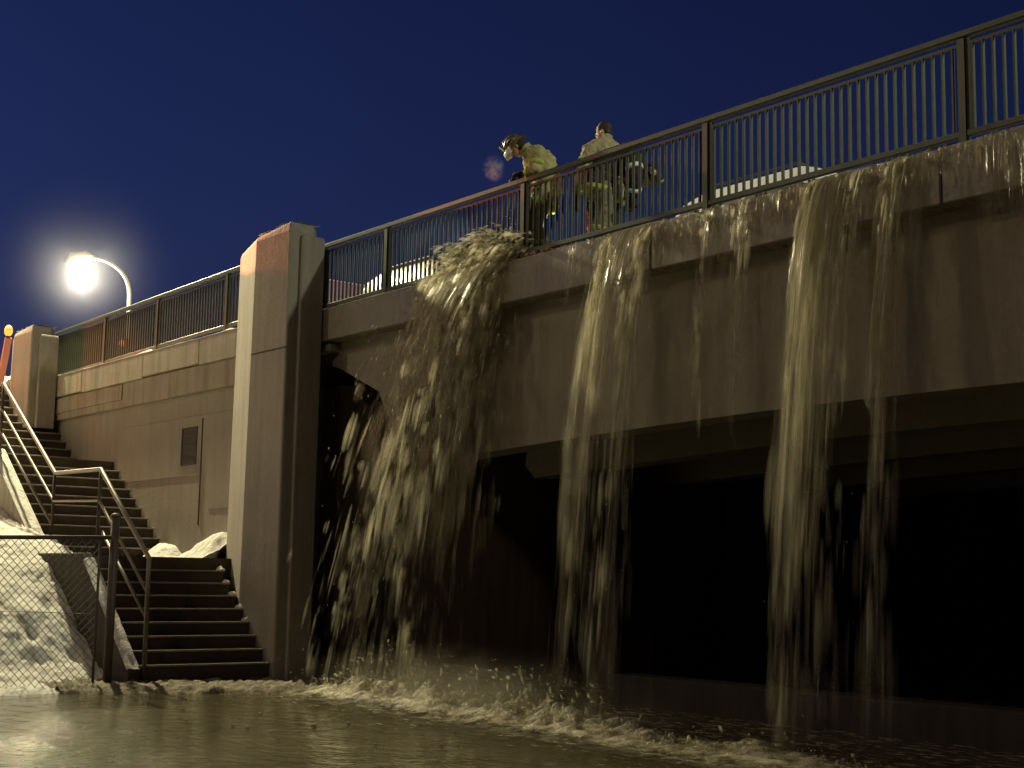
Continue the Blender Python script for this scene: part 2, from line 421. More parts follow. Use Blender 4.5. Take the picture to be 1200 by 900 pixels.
f1.build('upper_flight', M['steps'], st); f2.build('middle_flight', M['steps'], st); f3.build('lower_flight', M['steps'], st)
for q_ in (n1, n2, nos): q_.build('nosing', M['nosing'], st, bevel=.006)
l1 = MB(); l1.box(-31.62, -29.45, 9.9, 12.24, 1.9, 2.325); l1.build('upper_landing', M['steps'], st)
l2 = MB(); l2.box(-26.65, -22.80, 9.2, 12.24, -.2, .25); l2.build('lower_landing', M['steps'], st)
sb = MB()
sb.prism([(-36, 4.45), (-35.2, 4.45), (-31.55, 2.45), (-29.45, 2.42), (-26.6, .40), (-26.6, -2.2), (-36, -2.2)], 9.6, 9.9, 'y')
sb.build('upper_stringer', M['stringer'], st, bevel=.02)
sb = MB()
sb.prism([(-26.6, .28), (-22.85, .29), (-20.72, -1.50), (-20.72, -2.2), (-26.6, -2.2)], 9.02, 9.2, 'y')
sb.build('lower_stringer', M['dark_conc'], st, bevel=.015)  # near-black material puts the shade on this face into its colour
# snow lying on the stringers
def strip_snow(b, x0, x1, zf, y0, y1, thick, seed):
    xs = frange(x0, x1, .06); ys = frange(y0, y1, (y1-y0)/6)
    def h(x, y):
        e = math.sin(math.pi*(y-y0)/(y1-y0))**.5 if y0 < y < y1 else 0
        return zf(x) + .004 + thick*e*(.7+.8*fbm(x*2.2, y*3, seed)) 
    b.add(*grid_mesh(xs, ys, h), True)
b = MB(); strip_snow(b, -31.5, -26.65, lambda x: lerp_table([(-31.55, 2.45), (-29.45, 2.42), (-26.6, .40)], x), 9.6, 9.9, .05, 3)
b.build('stringer_snow', M['snow'], st)
b = MB(); strip_snow(b, -22.7, -20.75, lambda x: lerp_table([(-22.85, .29), (-20.72, -1.50)], x), 9.0, 9.22, .05, 8)
b.build('stringer_snow', M['snow'], st)
def pile(name, x0, x1, y0, y1, hf, base, label):
    b = MB()
    b.add(*grid_mesh(frange(x0, x1, .035), frange(y0, y1, .035), lambda x, y: base - .02 + max(0, hf(x, y) + .05*fbm(x*3, y*3, 1) + .025*fbm(x*9, y*9, 4))), True)
    return tag(b.build(name, M['snow']), label, 'snow', 'snow lying on the steps', 'stuff')
pile('snow_pile', -25.5, -23.35, 11.35, 12.24, lambda x, y: .50*smooth(-25.3, -23.9, x)*smooth(11.35, 12.05, y)*(1-.35*smooth(-23.7, -23.35, x)), .25, 'heaped snow on the lower landing against the wall, right beside the tall pillar')
pile('snow_pile', -26.5, -25.5, 11.5, 12.24, lambda x, y: .30*(1-smooth(-26.4, -25.55, x))*smooth(11.5, 12.1, y), .25, 'low wedge of snow on the lower landing at the foot of the middle flight')
clump('snow_pile', -34.9, 11.75, 4.4, .35, .25, .26, 5.0, M['snow'], 'small lump of snow on the top step under the short pillar', 'snow lying on the steps')
cs = MB()
random.seed(4)
for k in range(1, 6):
    bm = bmesh.new(); bmesh.ops.create_icosphere(bm, subdivisions=3, radius=1)
    for v in bm.verts:
        q = v.co*(1+.35*fbm(v.co.x*1.5+k, v.co.y*1.5, v.co.z*1.5)); v.co = Vector((q.x*.09-22.92+.25*k, q.y*.07+11.43, max(0, q.z)*.08+.25-r*k - .02))
    cs.add([v.co[:] for v in bm.verts], [[v.index for v in f.verts] for f in bm.faces], True); bm.free()
tag(cs.build('step_snow', M['snow']), 'crumbs of snow left on the lower steps along the pillar', 'snow', 'snow lying on the steps', 'stuff')

# ------------------------------------------------------------------ handrail on the steps
hr = empty('handrail', (-24.6, 9.6, .25), 'steel pipe handrail with three bars following the concrete steps', 'handrail')
A = [(-36.5, 9.8, 5.85), (-35.0, 9.8, 5.85), (-31.55, 9.8, 3.80), (-29.5, 9.8, 3.78), (-26.3, 9.8, 1.79), (-22.9, 9.3, 1.67), (-20.82, 9.3, .20)]
def offs(pts, dz): return [(x, y, z-dz) for x, y, z in pts]
b = MB(); b.tube(A + [(-20.80, 9.3, -1.6)], .038, 10); b.build('top_rail', M['handrail'], hr)
b = MB(); b.tube(offs(A, .52), .026, 8); b.build('middle_rail', M['handrail'], hr)
b = MB(); b.tube(offs(A[:5], .97), .026, 8); b.build('lower_rail', M['handrail'], hr)
b = MB(); b.tube(offs([(-22.7, 9.3, 1.53), (-20.82, 9.3, .20)], .90), .026, 8); b.build('lower_rail', M['handrail'], hr)
for (x, y, z0, z1) in ((-35, 9.8, 4.4, 5.85), (-31.55, 9.8, 2.4, 3.8), (-29.5, 9.8, 2.4, 3.78), (-26.32, 9.8, .3, 1.79), (-22.9, 9.3, .25, 1.67)):
    b = MB(); b.tube([(x, y, z0), (x, y, z1)], .032, 8); b.build('post', M['fencepost'], hr)

# ------------------------------------------------------------------ chain-link fence
fe = empty('chain_link_fence', (-20.9, 7.0, -1.9), 'chain link fence with dark top rail and end post in front of the snow bank', 'fence')
b = MB(); b.tube([(-20.8, 8.72, -2.1), (-20.8, 8.72, .80)], .066, 12); b.ball((-20.8, 8.72, .82), (.08, .08, .05)); b.build('post', M['fencepost'], fe)
b = MB(); b.tube([(-20.8, 8.50, -1.9), (-20.8, 8.50, .47)], .022, 8); b.build('tension_bar', M['fencepost'], fe)
b = MB(); b.tube([(-20.8, 8.72, .50), (-20.85, 7.0, .455), (-20.95, 3.0, .40)], .032, 8); b.build('top_rail', M['fencepost'], fe)
b = MB(); b.tube([(-20.95, 2.99, -2.1), (-20.95, 2.99, .5)], .04, 10); b.build('post', M['fencepost'], fe)
b = MB()
y0, y1, z0, z1, s = 3.0, 8.50, -1.72, .46, .118
def fx(y): return -20.8 - .15*(8.5-y)/5.5 + .03*fbm(y*1.5, 0, 2)
def clip_line(a, c):   # a,c in (y,z) with slope +-1
    return a, c
nz = int((z1-z0)/ (s*.52)); cols = int((y1-y0)/s)
for k in range(-nz, cols+1):
    for sg in (1, -1):
        pts = []
        for j in range(nz+1):
            yy = y0 + (k + j*.5*1.0)*s if sg == 1 else y1 - (k + j*.5)*s
            zz = z0 + j*(z1-z0)/nz
            if y0-1e-6 <= yy <= y1+1e-6: pts.append((fx(yy)+.006*sg*(1 if j % 2 else -1), yy, zz))
        if len(pts) > 1: b.tube(pts, .0052, 3, caps=False, smooth=False)
b.tube([(fx(y), y, -.62+.02*math.sin(y*2)) for y in frange(y0, y1, .25)], .006, 4)
b.build('wire_mesh', M['fence'], fe)

# ------------------------------------------------------------------ bridge
br = empty('bridge', (-12, 12.4, -1.9), 'concrete road bridge over the flooded underpass, muddy water pouring off its edge', 'bridge')
b = MB(); x = -21.5
for i, x2 in enumerate((-16.9, -12.7, -8.45, -3.0, 3.0, 9.0)):
    b.box(x+.01, x2-.01, 12.10, 12.75, 3.83 + (.05 if x < -17 else 0), 4.42); x = x2
b.build('parapet_beam', M['fascia'], br, bevel=.014)
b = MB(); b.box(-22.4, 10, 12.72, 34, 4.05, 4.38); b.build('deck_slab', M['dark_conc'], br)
b = MB(); b.box(-22.4, 10, 14.6, 32, 4.38, 4.384); b.build('roadway', M['asphalt'], br)
b = MB(); b.box(-22.4, 10, 12.78, 14.6, 4.384, 4.43); b.build('sidewalk', M['coping'], br)
def girder(y, th, name='girder'):
    b = MB(); 
    pts = [(-22.3, 4.03), (-22.3, 3.86), (-21.75, 3.80), (-20.5, 3.42), (-19.35, 2.95), (-19.05, 2.55), (-18.95, 2.2), (-19.0, 1.9), (-18.75, 1.68)]
    pts += [(-18.75 + i*.75, 1.68 + .30*math.sin(min(1, i/13)*math.pi/2)) for i in range(1, 30)]
    pts += [(10, 1.98), (10, 4.03)]
    b.prism(pts, y, y+th, 'y'); return b.build(name, M['girder'], br)
girder(12.42, .45)
for y in (15.2, 18.0, 20.8, 23.6): girder(y, .45)
b = MB()
for x in (-20.9,): b.box(x-.25, x+.35, 12.2, 12.7, 3.72, 3.86)
b.build('bracket', M['coping'], br, bevel=.02)
for y in (16.5, 20, 23.5, 27):
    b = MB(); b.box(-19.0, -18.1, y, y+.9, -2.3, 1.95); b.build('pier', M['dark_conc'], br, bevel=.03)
b = MB(); b.box(-22.35, -21.9, 12.7, 34, -2.3, 4.04)
b.box(-21.9, -21.3, 12.9, 13.6, -2.3, 3.3); b.build('abutment', M['abut'], br, bevel=.02)
b = MB(); b.box(-22.3, 10, 33.4, 34, -2.3, 4.04); b.box(9.4, 10, 12.9, 33.4, -2.3, 4.04); b.build('sky_light_block', M['dark_conc'], br)  # unseen walls added to keep sky light out from under the deck
# low concrete kerb walls standing out of the water below the bridge
b = MB(); b.add([(-21.8,13.6,-2.3),(-18.1,13.6,-2.3),(-18.1,14.4,-2.3),(-21.8,14.4,-2.3),(-21.8,13.6,-1.42),(-18.1,13.6,-1.55),(-18.1,14.4,-1.5),(-21.8,14.4,-1.38)],
    [(0,3,2,1),(4,5,6,7),(0,1,5,4),(1,2,6,5),(2,3,7,6),(3,0,4,7)])
tag(b.build('kerb_wall', M['stringer'], bevel=.03), 'low broken concrete kerb wall in the shadow under the left end of the bridge', 'kerb wall', 'low walls under the bridge')
b = MB(); b.box(-15.5, 6, 14.0, 14.5, -2.3, -1.33)
tag(b.build('kerb_wall', M['dark_conc'], bevel=.03), 'long low concrete kerb wall in the dark underpass right of the middle waterfall', 'kerb wall', 'low walls under the bridge')

# ------------------------------------------------------------------ railings
def railing(name, label, x0, x1, zt0, zt1, posts, wide_posts, group='railings on the parapet'):
    """flat metal railing in plane Y=12.24 from x0 to x1; zt = height of the top rail at its ends"""
    o = empty(name, ((x0+x1)/2, 12.24, 4.42), label, 'railing', group)
    zt = lambda x: zt0 + (zt1-zt0)*(x-x0)/(x1-x0)
    Y = 12.24
    b = MB(); b.bar((x0, Y, zt(x0)-.04), (x1, Y, zt(x1)-.04), .085, .075); b.build('top_rail', M['rail'], o, bevel=.012)
    b = MB(); b.bar((x0, Y, zt(x0)-1.09), (x1, Y, zt(x1)-1.09), .06, .07); b.build('bottom_rail', M['rail'], o, bevel=.008)
    b = MB(); b.bar((x0, Y, zt(x0)-.145), (x1, Y, zt(x1)-.145), .03, .035); b.build('upper_bar', M['rail'], o)
    allp = sorted(posts + wide_posts + [x0, x1])
    for p in posts + wide_posts:
        b = MB(); b.box(p-.042, p+.042, Y-.04, Y+.04, 4.40, zt(p)-.09)
        b.box(p+.043, p+(.10 if p in posts else .2), Y-.012, Y+.012, zt(p)-1.05, zt(p)-.09)
        b.build('post', M['rail'], o)
    for a, c in zip(allp, allp[1:]):
        n = max(1, int(round((c-a)/.120))); b = MB()
        for i in range(1, n):
            x = a + (c-a)*i/n
            if any(abs(x-q) < .10 for q in posts + wide_posts): continue
            pw2 = .011 if x0 > -30 else .014; b.box(x-pw2, x+pw2, Y-.018, Y+.018, zt(x)-1.06, zt(x)-.155)
        if b.v: b.build('picket_panel', M['rail'], o)
    return o
railing('railing', 'dark green metal railing along the bridge edge between the tall pillar and the right border', -21.6, 3.0, 5.60, 5.66,
        [-18.93, -15.42, -11.86, -8.25, -4.7, -1.1], [-20.98])
railing('railing', 'metal railing on the retaining wall between the short pillar and the tall pillar', -34.0, -22.6, 5.62, 5.75,
        [-33.4, -30.3, -27.55, -24.45], [])
# snow and ice along the parapet edge
def ledge_snow(x0, x1, z, seed, y0=12.095, y1=12.2, th=.05, ph=0.0):
    b = MB()
    def h(x, y): 
        e = .15 + .85*max(0, math.sin(math.pi*(y-y0)/(y1-y0)))
        return z(x) + .003 + th*e*max(.12, .5+1.3*fbm(x*1.7, y*2, seed))
    xs = frange(x0, x1, .05); ys = frange(y0, y1, (y1-y0)/4)
    vs, fs = grid_mesh(xs, ys, h); b.add(vs, fs, True)
    n = len(xs); k = len(ys)
    b.add([vs[i*k] for i in range(n)] + [(vs[i*k][0], y0, z(vs[i*k][0])-.004) for i in range(n)], [(i, i+1, n+i+1, n+i) for i in range(n-1)], True)
    return b
tag(ledge_snow(-34.1, -23.45, lambda x: 4.50, 2, y1=12.5, th=.07).build('snow_ridge', M['snow']), 'thin ridge of snow along the top of the retaining wall coping', 'snow', kind='stuff')
tag(ledge_snow(-20.15, -17.6, lambda x: 4.42, 6, y1=12.5, th=.06).build('snow_ridge', M['snow']), 'thin ridge of ice and snow on the bridge edge left of the big splash', 'snow', kind='stuff')

# ------------------------------------------------------------------ street lamp
sl = empty('street_lamp', (-52.3, 22, 4.36), 'lit street lamp on a tall curved pale pole behind the retaining wall railing', 'street lamp')
b = MB(); top = Vector((-52.3, 22, 10.6)); head = Vector((-54.1, 20.85, 12.05))
arc = [(-52.3, 22, 4.36), (-52.3, 22, 7), top]
for i in range(1, 11):
    t = i/10*math.pi/2; q = Vector((head.x-top.x, head.y-top.y, 0))
    arc.append(tuple(top + q*(1-math.cos(t)) + Vector((0, 0, (head.z+.18-top.z)*math.sin(t)))))
b.tube(arc, [.12, .095, .085] + [.075-.003*i for i in range(10)], 10); b.build('pole', M['lamp_steel'], sl)
b = MB(); b.tube([head+Vector((.35,.2,.2)), head+Vector((0,0,.2)), head+Vector((-.5,-.3,.16)), head+Vector((-.8,-.5,.08))], [.08,.26,.3,.06], 12); b.build('lamp_head', M['lamp_steel'], sl)
b = MB(); b.ball(head+Vector((-.1,-.06,-.06)), (.36, .34, .27), 20, 12); b.build('lens', M['lens'], sl)
point('street_lamp_light', head + Vector((-.1, -.06, -.75)), 1500, (1, .95, .8), .3)

# small red signal seen through the railing behind the lamp pole, and amber beacon by the short pillar
sg = empty('traffic_signal', (-44.5, 18.6, 4.36), 'small red signal light on a short post seen through the far railing', 'traffic light')
b = MB(); b.tube([(-44.5,18.6,4.36),(-44.5,18.6,7.0)], .05, 8); b.build('post', M['fencepost'], sg)
b = MB(); b.box(-44.65,-44.35,18.48,18.72,6.75,7.6); b.build('housing', M['fencepost'], sg, bevel=.03)
b = MB(); b.ball((-44.38,18.5,7.40), (.11,.11,.11)); b.build('red_lens', emis('signal_red', (1,.08,.05), 4), sg)
bc = empty('warning_beacon', (-34.05, 11.42, 4.4), 'amber warning lamp on a slanted strip with red light painted on it in pink at the left edge of the short pillar', 'beacon')
b = MB(); b.bar((-34.62, 11.40, 4.40), (-34.25, 11.42, 5.52), .16, .05); b.build('panel', painted('pink_lit_strip', (.75, .32, .26), .5), bc)  # pink colour stands in for red light on the pillar's left face
b = MB(); b.tube([(-34.24, 11.40, 5.50), (-34.24, 11.40, 5.56)], .05, 10); b.build('socket', M['fencepost'], bc)
b = MB(); b.ball((-34.23, 11.40, 5.68), (.10, .10, .14)); b.build('lamp_globe', emis('amber_globe', (1.0, .42, .06), 1.1), bc)
#MORE

# ------------------------------------------------------------------ falling water
def fall_mat(name, c0, c1, amax=.9, fine=1.0):
    mt, n, b, out = nodes(name)
    at = N(n, "ShaderNodeAttribute", attribute_name='flow'); ad = N(n, "ShaderNodeAttribute", attribute_name='dens')
    def vec(sx, sy):
        mp = n.nodes.new("ShaderNodeMapping"); mp.inputs['Scale'].default_value = (sx, sy, 1); n.links.new(at.outputs['Vector'], mp.inputs[0]); return mp.outputs[0]
    a = tex(n, vec(7*fine, 2.4), 1, 3, .55, .3); f = tex(n, vec(30*fine, 3.4), 1, 3, .6, .15); ff = tex(n, vec(110*fine, 22), 1, 2, .5)
    sp_ = n.nodes.new("ShaderNodeSeparateXYZ"); n.links.new(at.outputs['Vector'], sp_.inputs[0])
    late = N(n, "ShaderNodeMapRange"); late.inputs[1].default_value = .35; late.inputs[2].default_value = 1.0; n.links.new(sp_.outputs[1], late.inputs[0])
    fm_ = n.nodes.new("ShaderNodeMix"); n.links.new(math_(n, 'MULTIPLY', late.outputs[0], .75), fm_.inputs[0]); n.links.new(f, fm_.inputs[2]); fm_.inputs[3].default_value = .5
    h = math_(n, 'ADD', math_(n, 'MULTIPLY', a, .55), math_(n, 'MULTIPLY', fm_.outputs[0], .45))
    k = math_(n, 'SUBTRACT', math_(n, 'ADD', h, ad.outputs['Fac']), 1.0)
    al = N(n, "ShaderNodeMapRange"); al.inputs[1].default_value = -.03; al.inputs[2].default_value = .42; al.inputs[3].default_value = 0; al.inputs[4].default_value = amax
    n.links.new(k, al.inputs[0])
    alf = math_(n, 'MULTIPLY', al.outputs[0], math_(n, 'SUBTRACT', 1.0, math_(n, 'MULTIPLY', late.outputs[0], .45)))
    col = mixc(n, ramp(n, f, [(.36, 0), (.66, 1)]), c0, c1)
    n.links.new(col, b.inputs['Base Color']); b.inputs['Roughness'].default_value = .13; b.inputs['IOR'].default_value = 1.5
    hh = math_(n, 'ADD', math_(n, 'ADD', math_(n, 'MULTIPLY', a, 1.5), f), math_(n, 'MULTIPLY', ff, .45))
    nrm = bump(n, b, hh, .8, .05)
    tr = N(n, "ShaderNodeBsdfTranslucent"); n.links.new(col, tr.inputs[0]); n.links.new(nrm, tr.inputs['Normal'])
    m1 = n.nodes.new("ShaderNodeMixShader"); m1.inputs[0].default_value = .66; n.links.new(b.outputs[0], m1.inputs[1]); n.links.new(tr.outputs[0], m1.inputs[2])
    tp = N(n, "ShaderNodeBsdfTransparent"); m2 = n.nodes.new("ShaderNodeMixShader"); n.links.new(alf, m2.inputs[0])
    n.links.new(tp.outputs[0], m2.inputs[1]); n.links.new(m1.outputs[0], m2.inputs[2]); n.links.new(m2.outputs[0], out.inputs[0])
    return mt
M['fall'] = fall_mat('falling_muddy_water', (.52, .48, .31), (.88, .85, .66), .9)
M['film'] = fall_mat('thin_water_film', (.38, .32, .19), (.66, .59, .41), .7)
G = 11.0
class Flow:
    def __init__(s): s.v = []; s.f = []; s.fl = []; s.de = []
    def sheet(s, x0, x1, T, vy, vx=0.0, seed=0, dens=.62, t0=0.0, spread=.25, foldf=3.0, y0=12.06, z0=4.41, lip=True, dfun=None, nu=None, nt_=34, fray=1.0):
        nu = nu or max(8, int((x1-x0)/.022)); b = len(s.v); w = x1-x0
        for i in range(nu+1):
            u = i/nu; xx = x0 + w*u
            fo = fbm(xx*foldf, seed*3.1, 0, 3); fo2 = fbm(xx*foldf*3, seed*1.7, 4, 2)
            vyy = vy*(1 + .5*fo) + .10*fo2; vxx = vx + .28*fbm(xx*2.2, seed, 8, 2)
            tend = T*(1 - .35*fray*abs(fbm(xx*6, seed, 2, 2)))
            for j in range(nt_+1):
                q = j/nt_
                if lip and q < .09:
                    k = q/.09; p = (xx, y0 + .10*(1-k), z0 + .025 + .02*(1-k)*fo2 - .02*k*k); t = .0
                    tt = -.05*(1-k)
                else:
                    k = (q-.09)/.91 if lip else q; t = t0 + (tend-t0)*k; tt = t
                    wob = .055*t*fbm(xx*5, t*3.5, seed, 2)
                    p = (xx + vxx*t + .10*t*fbm(t*2.0, seed, xx*1.5, 2), y0 + vyy*t + wob, z0 - .5*G*t*t)
                s.v.append(p); s.fl.append((xx + seed*7.3, tt*1.0, seed))
                e = min(1, min(u, 1-u)/spread)**.6 if spread > 0 else 1
                d = dens*(.55 + .45*e)
                if e < .001: d = .2
                d -= .16*smooth(.75, 1.0, q)
                if dfun: d *= dfun(u, q)
                s.de.append(d)
        k = nt_+1
        for i in range(nu):
            for j in range(nt_): s.f.append((b+i*k+j, b+(i+1)*k+j, b+(i+1)*k+j+1, b+i*k+j+1))
    def strand(s, p, v, ta, tb, w, dens=.75, n=6, zmin=WZ):
        """a ribbon of water along a ballistic path, thick in the middle and thinning to nothing at its edges"""
        b = len(s.v); p = Vector(p); v = Vector(v); ph = random.random()*50; ang = random.gauss(.15, .75); w *= 4.2*(1+1.0*ta); dens = dens*(1.0-.10*ta)
        a = Vector((math.cos(ang), math.sin(ang), 0)); rows = 0; k3 = .5*math.sin(ang*7); nrm = Vector((-a.y, a.x, 0))
        for j in range(n+1):
            t = ta + (tb-ta)*j/n; q = p + v*t + Vector((0, 0, -.5*G*t*t))
            if q.z < zmin: break
            ww = w*(.55 + .45*math.sin(math.pi*j/n))*random.uniform(.8, 1.2)
            e = math.sin(math.pi*(.04+.92*j/n))**.6
            for k in (-1, -.4, .4, 1):
                s.v.append(tuple(q + a*k*ww + nrm*(.35*w*(1-k*k)))); s.fl.append((ph + k*ww, t, ph)); s.de.append(dens*e if abs(k) < .9 else .30)
            rows += 1
        for j in range(rows-1):
            for k in range(3): s.f.append((b+j*4+k, b+j*4+k+1, b+(j+1)*4+k+1, b+(j+1)*4+k))
    def drop(s, q, r, l, d=(0, 0, -1)):
        b = len(s.v); q = Vector(q); d = Vector(d).normalized(); a = d.orthogonal().normalized(); c = d.cross(a)
        for p in (q-d*l, q+a*r, q+c*r, q-a*r, q-c*r, q+d*l): s.v.append(tuple(p)); s.fl.append((random.random()*9, 0, 0)); s.de.append(1.0)
        s.f += [tuple(b+i for i in f) for f in ((0,1,2),(0,2,3),(0,3,4),(0,4,1),(5,2,1),(5,3,2),(5,4,3),(5,1,4))]
    def drops(s, x0, x1, vy, n, seed, tr=(.3, 1.05), vx=0.0, sp=.25, r=.008, y0=12.05):
        random.seed(seed)
        for _ in range(n):
            t = tr[0] + (tr[1]-tr[0])*random.random()**.7
            sx = random.gauss(0, sp)
            x = random.uniform(x0, x1) + (vx+sx)*t; y = y0 + (vy + random.gauss(0, sp))*t; z = 4.4 - .5*G*t*t
            if z < WZ: continue
            rr = r*random.uniform(.4, 1.3); s.drop((x, y, z), rr, rr*random.uniform(1.5, 5), (vx+sx, vy, -G*t))
    def build(s, name, mat, label, cat='waterfall', group='streams of muddy water pouring off the bridge', kind=None, origin=None):
        me = bpy.data.meshes.new(name); o_ = Vector(origin) if origin else Vector(s.v[0])
        me.from_pydata([tuple(Vector(p)-o_) for p in s.v], [], s.f)
        at = me.attributes.new('flow', 'FLOAT_VECTOR', 'POINT'); at.data.foreach_set('vector', [c for p in s.fl for c in p])
        ad = me.attributes.new('dens', 'FLOAT', 'POINT'); ad.data.foreach_set('value', s.de)
        for p in me.polygons: p.use_smooth = True
        o = link(name, me, mat); o.location = o_
        return tag(o, label, cat, group, kind)

# 1: wide stream in the middle of the picture
f = Flow()
left = lambda u, q: 1.12 if u < .22 else (.92 if q < .5 else 1.0)
lo = lambda u, q: (1.14 if u < .22 else .97 + .22*(1-smooth(.1, .45, q))) * (1 - .22*smooth(.45, 1, q))
f.sheet(-13.45, -12.50, 1.06, -.74, -.03, 1, .62, dfun=lo, foldf=2.5)
f.sheet(-13.42, -12.55, 1.06, -.52, -.02, 2, .60, y0=12.05, dfun=lambda u, q: 1.1-.3*q)
f.sheet(-13.50, -12.45, 1.06, -.62, -.05, 91, .50, y0=12.05, foldf=1.5, spread=.5, fray=.3)
f.sheet(-13.46, -13.16, 1.06, -.84, -.08, 3, .70, y0=12.055, spread=.4, dfun=lambda u, q: 1-.15*q)
f.sheet(-12.85, -12.50, .95, -.58, -.02, 4, .60, y0=12.05, spread=.4)
random.seed(11)
for _ in range(620):
    x = random.choice((random.uniform(-13.45, -12.5), random.gauss(-13.33, .08), random.gauss(-12.62, .07))); t = random.uniform(.10, 1.0)**1.2; f.strand((x, 12.05, 4.4), (random.gauss(-.04, .08), random.gauss(-.68, .10), 0), t, t+random.uniform(.05, .20), random.uniform(.005, .018), .74-.16*t)
f.drops(-13.5, -12.4, -.65, 60, 12, sp=.15, r=.005)
f.build('waterfall', M['fall'], 'wide ribbed waterfall in the middle, pouring off the bridge edge under the bare-headed firefighter')
# 2: bright glittering stream right of it
f = Flow()
dim = lambda u, q: 1 - .26*smooth(.5, 1, q)
f.sheet(-10.08, -9.54, 1.06, -.66, -.05, 5, .76, foldf=5, dfun=dim)
f.sheet(-10.00, -9.20, 1.06, -.46, -.02, 6, .58, foldf=4, y0=12.05, dfun=dim)
f.sheet(-10.15, -9.30, 1.06, -.55, -.05, 92, .54, y0=12.05, foldf=1.5, spread=.5, fray=.3)
f.sheet(-10.10, -9.84, 1.06, -.78, -.06, 7, .78, foldf=6, y0=12.055, spread=.4, dfun=dim)
random.seed(21)
for _ in range(600):
    x = random.choice((random.uniform(-10.05, -9.3), random.gauss(-9.95, .09))); t = random.uniform(.03, 1.0)**1.3; f.strand((x, 12.05, 4.4), (random.gauss(-.05, .07), random.gauss(-.60, .08), 0), t, t+random.uniform(.05, .2), random.uniform(.005, .017), .78-.18*t)
f.drops(-10.2, -9.1, -.5, 60, 22, sp=.15, r=.005)
f.build('waterfall', M['fall'], 'brightest glittering waterfall, falling from the edge just right of the parked white car')
# 3: narrow stream
f = Flow()
f.sheet(-8.98, -8.45, .90, -.50, -.03, 8, .60, foldf=5, dfun=lambda u, q: (1.2 if u < .25 else .9)*(1-.15*q))
f.sheet(-9.00, -8.82, 1.06, -.58, -.05, 9, .72, foldf=6, y0=12.055, spread=.4, dfun=dim)
f.sheet(-8.98, -8.90, .75, -.56, -.05, 12, .90, foldf=6, y0=12.05, spread=.4)
random.seed(31)
for _ in range(300):
    x = random.gauss(-8.90, .07); t = random.uniform(.05, .95)**1.3; f.strand((x, 12.05, 4.4), (random.gauss(-.05, .06), random.gauss(-.53, .07), 0), t, t+random.uniform(.05, .2), random.uniform(.005, .014), .78-.18*t)
f.build('waterfall', M['fall'], 'narrow waterfall with a bright left edge, directly right of the brightest one')
# 4: curtain at the right border
f = Flow()
f.sheet(-8.02, -5.6, .50, -.26, 0, 10, .66, foldf=3, spread=.06, dfun=lambda u, q: 1.12 if u < .06 else 1)
f.sheet(-7.75, -7.35, 1.06, -.35, 0, 13, .48, foldf=4, y0=12.05)
f.sheet(-6.9, -6.3, 1.06, -.35, 0, 14, .42, foldf=4, y0=12.05)
f.build('waterfall', M['film'], 'dim water curtain at the right border of the bridge edge, past the beam joint')
# 5: short thin curtain near the railing post right of the firefighters, with faint thread below
f = Flow()
f.sheet(-11.72, -10.95, .50, -.30, -.02, 15, .60, foldf=4, dfun=lambda u, q: 1.2 if u < .2 else .9)
f.sheet(-11.2, -10.9, .72, -.40, 0, 16, .62, foldf=5, spread=.4)
f.sheet(-11.9, -11.2, 1.06, -.45, 0, 17, .40, t0=.35, lip=False)
random.seed(51)
for _ in range(140):
    x = random.choice((random.gauss(-11.65, .05), random.gauss(-11.05, .08))); t = random.uniform(.02, .6); f.strand((x, 12.05, 4.4), (0, random.gauss(-.35, .06), 0), t, t+random.uniform(.05, .16), random.uniform(.005, .012), .68)
f.build('waterfall', M['fall'], 'short thin water curtain starting at the railing post between the middle and brightest waterfalls')
# 6: thread under the helmeted firefighter
f = Flow()
f.sheet(-14.2, -13.98, .42, -.35, 0, 18, .66, foldf=6, spread=.4)
f.sheet(-14.15, -14.02, 1.0, -.35, 0, 19, .42, foldf=6, spread=.4)
f.sheet(-15.1, -14.9, .9, -.2, 0, 20, .40, foldf=6, spread=.4)
f.build('waterfall', M['fall'], 'thin trickle between the big left splash and the wide middle waterfall')
# 7: drips at the far left of the beam
f = Flow()
f.sheet(-19.9, -19.4, 1.05, -.25, -.05, 24, .40, foldf=6, spread=.4)
f.sheet(-19.2, -18.9, .8, -.2, -.05, 25, .38, foldf=6, spread=.4)
f.drops(-20.0, -18.2, -.25, 40, 72, sp=.18, tr=(.1, 1.0), r=.006)
f.build('waterfall', M['film'], 'faint dripping water left of the big splash, near the tall pillar')
# wet film spilling over the beam between the streams
f = Flow()
random.seed(8)
for i, (a, b_, d, T) in enumerate(((-12.5,-11.75,.46,.25),(-10.95,-10.0,.60,.34),(-9.4,-8.9,.60,.42),(-8.6,-8.35,.5,.30),(-11.75,-10.9,.58,.30),(-13.9,-13.6,.5,.2),(-11.0,-8.5,.40,1.02),(-8.9,-8.3,.45,.95),(-12.6,-11.9,.34,1.0),(-16.3,-15.4,.42,.9))):
    f.sheet(a, b_, T, -.12 if T < .6 else -.3, 0, 30+i, d, foldf=4, spread=.15, y0=12.075)
for _ in range(420):
    x = random.uniform(-12.6, -7.6); t = random.uniform(0, .22); f.strand((x, 12.07, 4.42), (0, -.18, 0), t, t+random.uniform(.04, .14), random.uniform(.004, .010), .8)
f.build('water_film', M['film'], 'thin sheet of water and drips spilling down the bridge beam between the waterfalls', 'water', None, 'stuff')

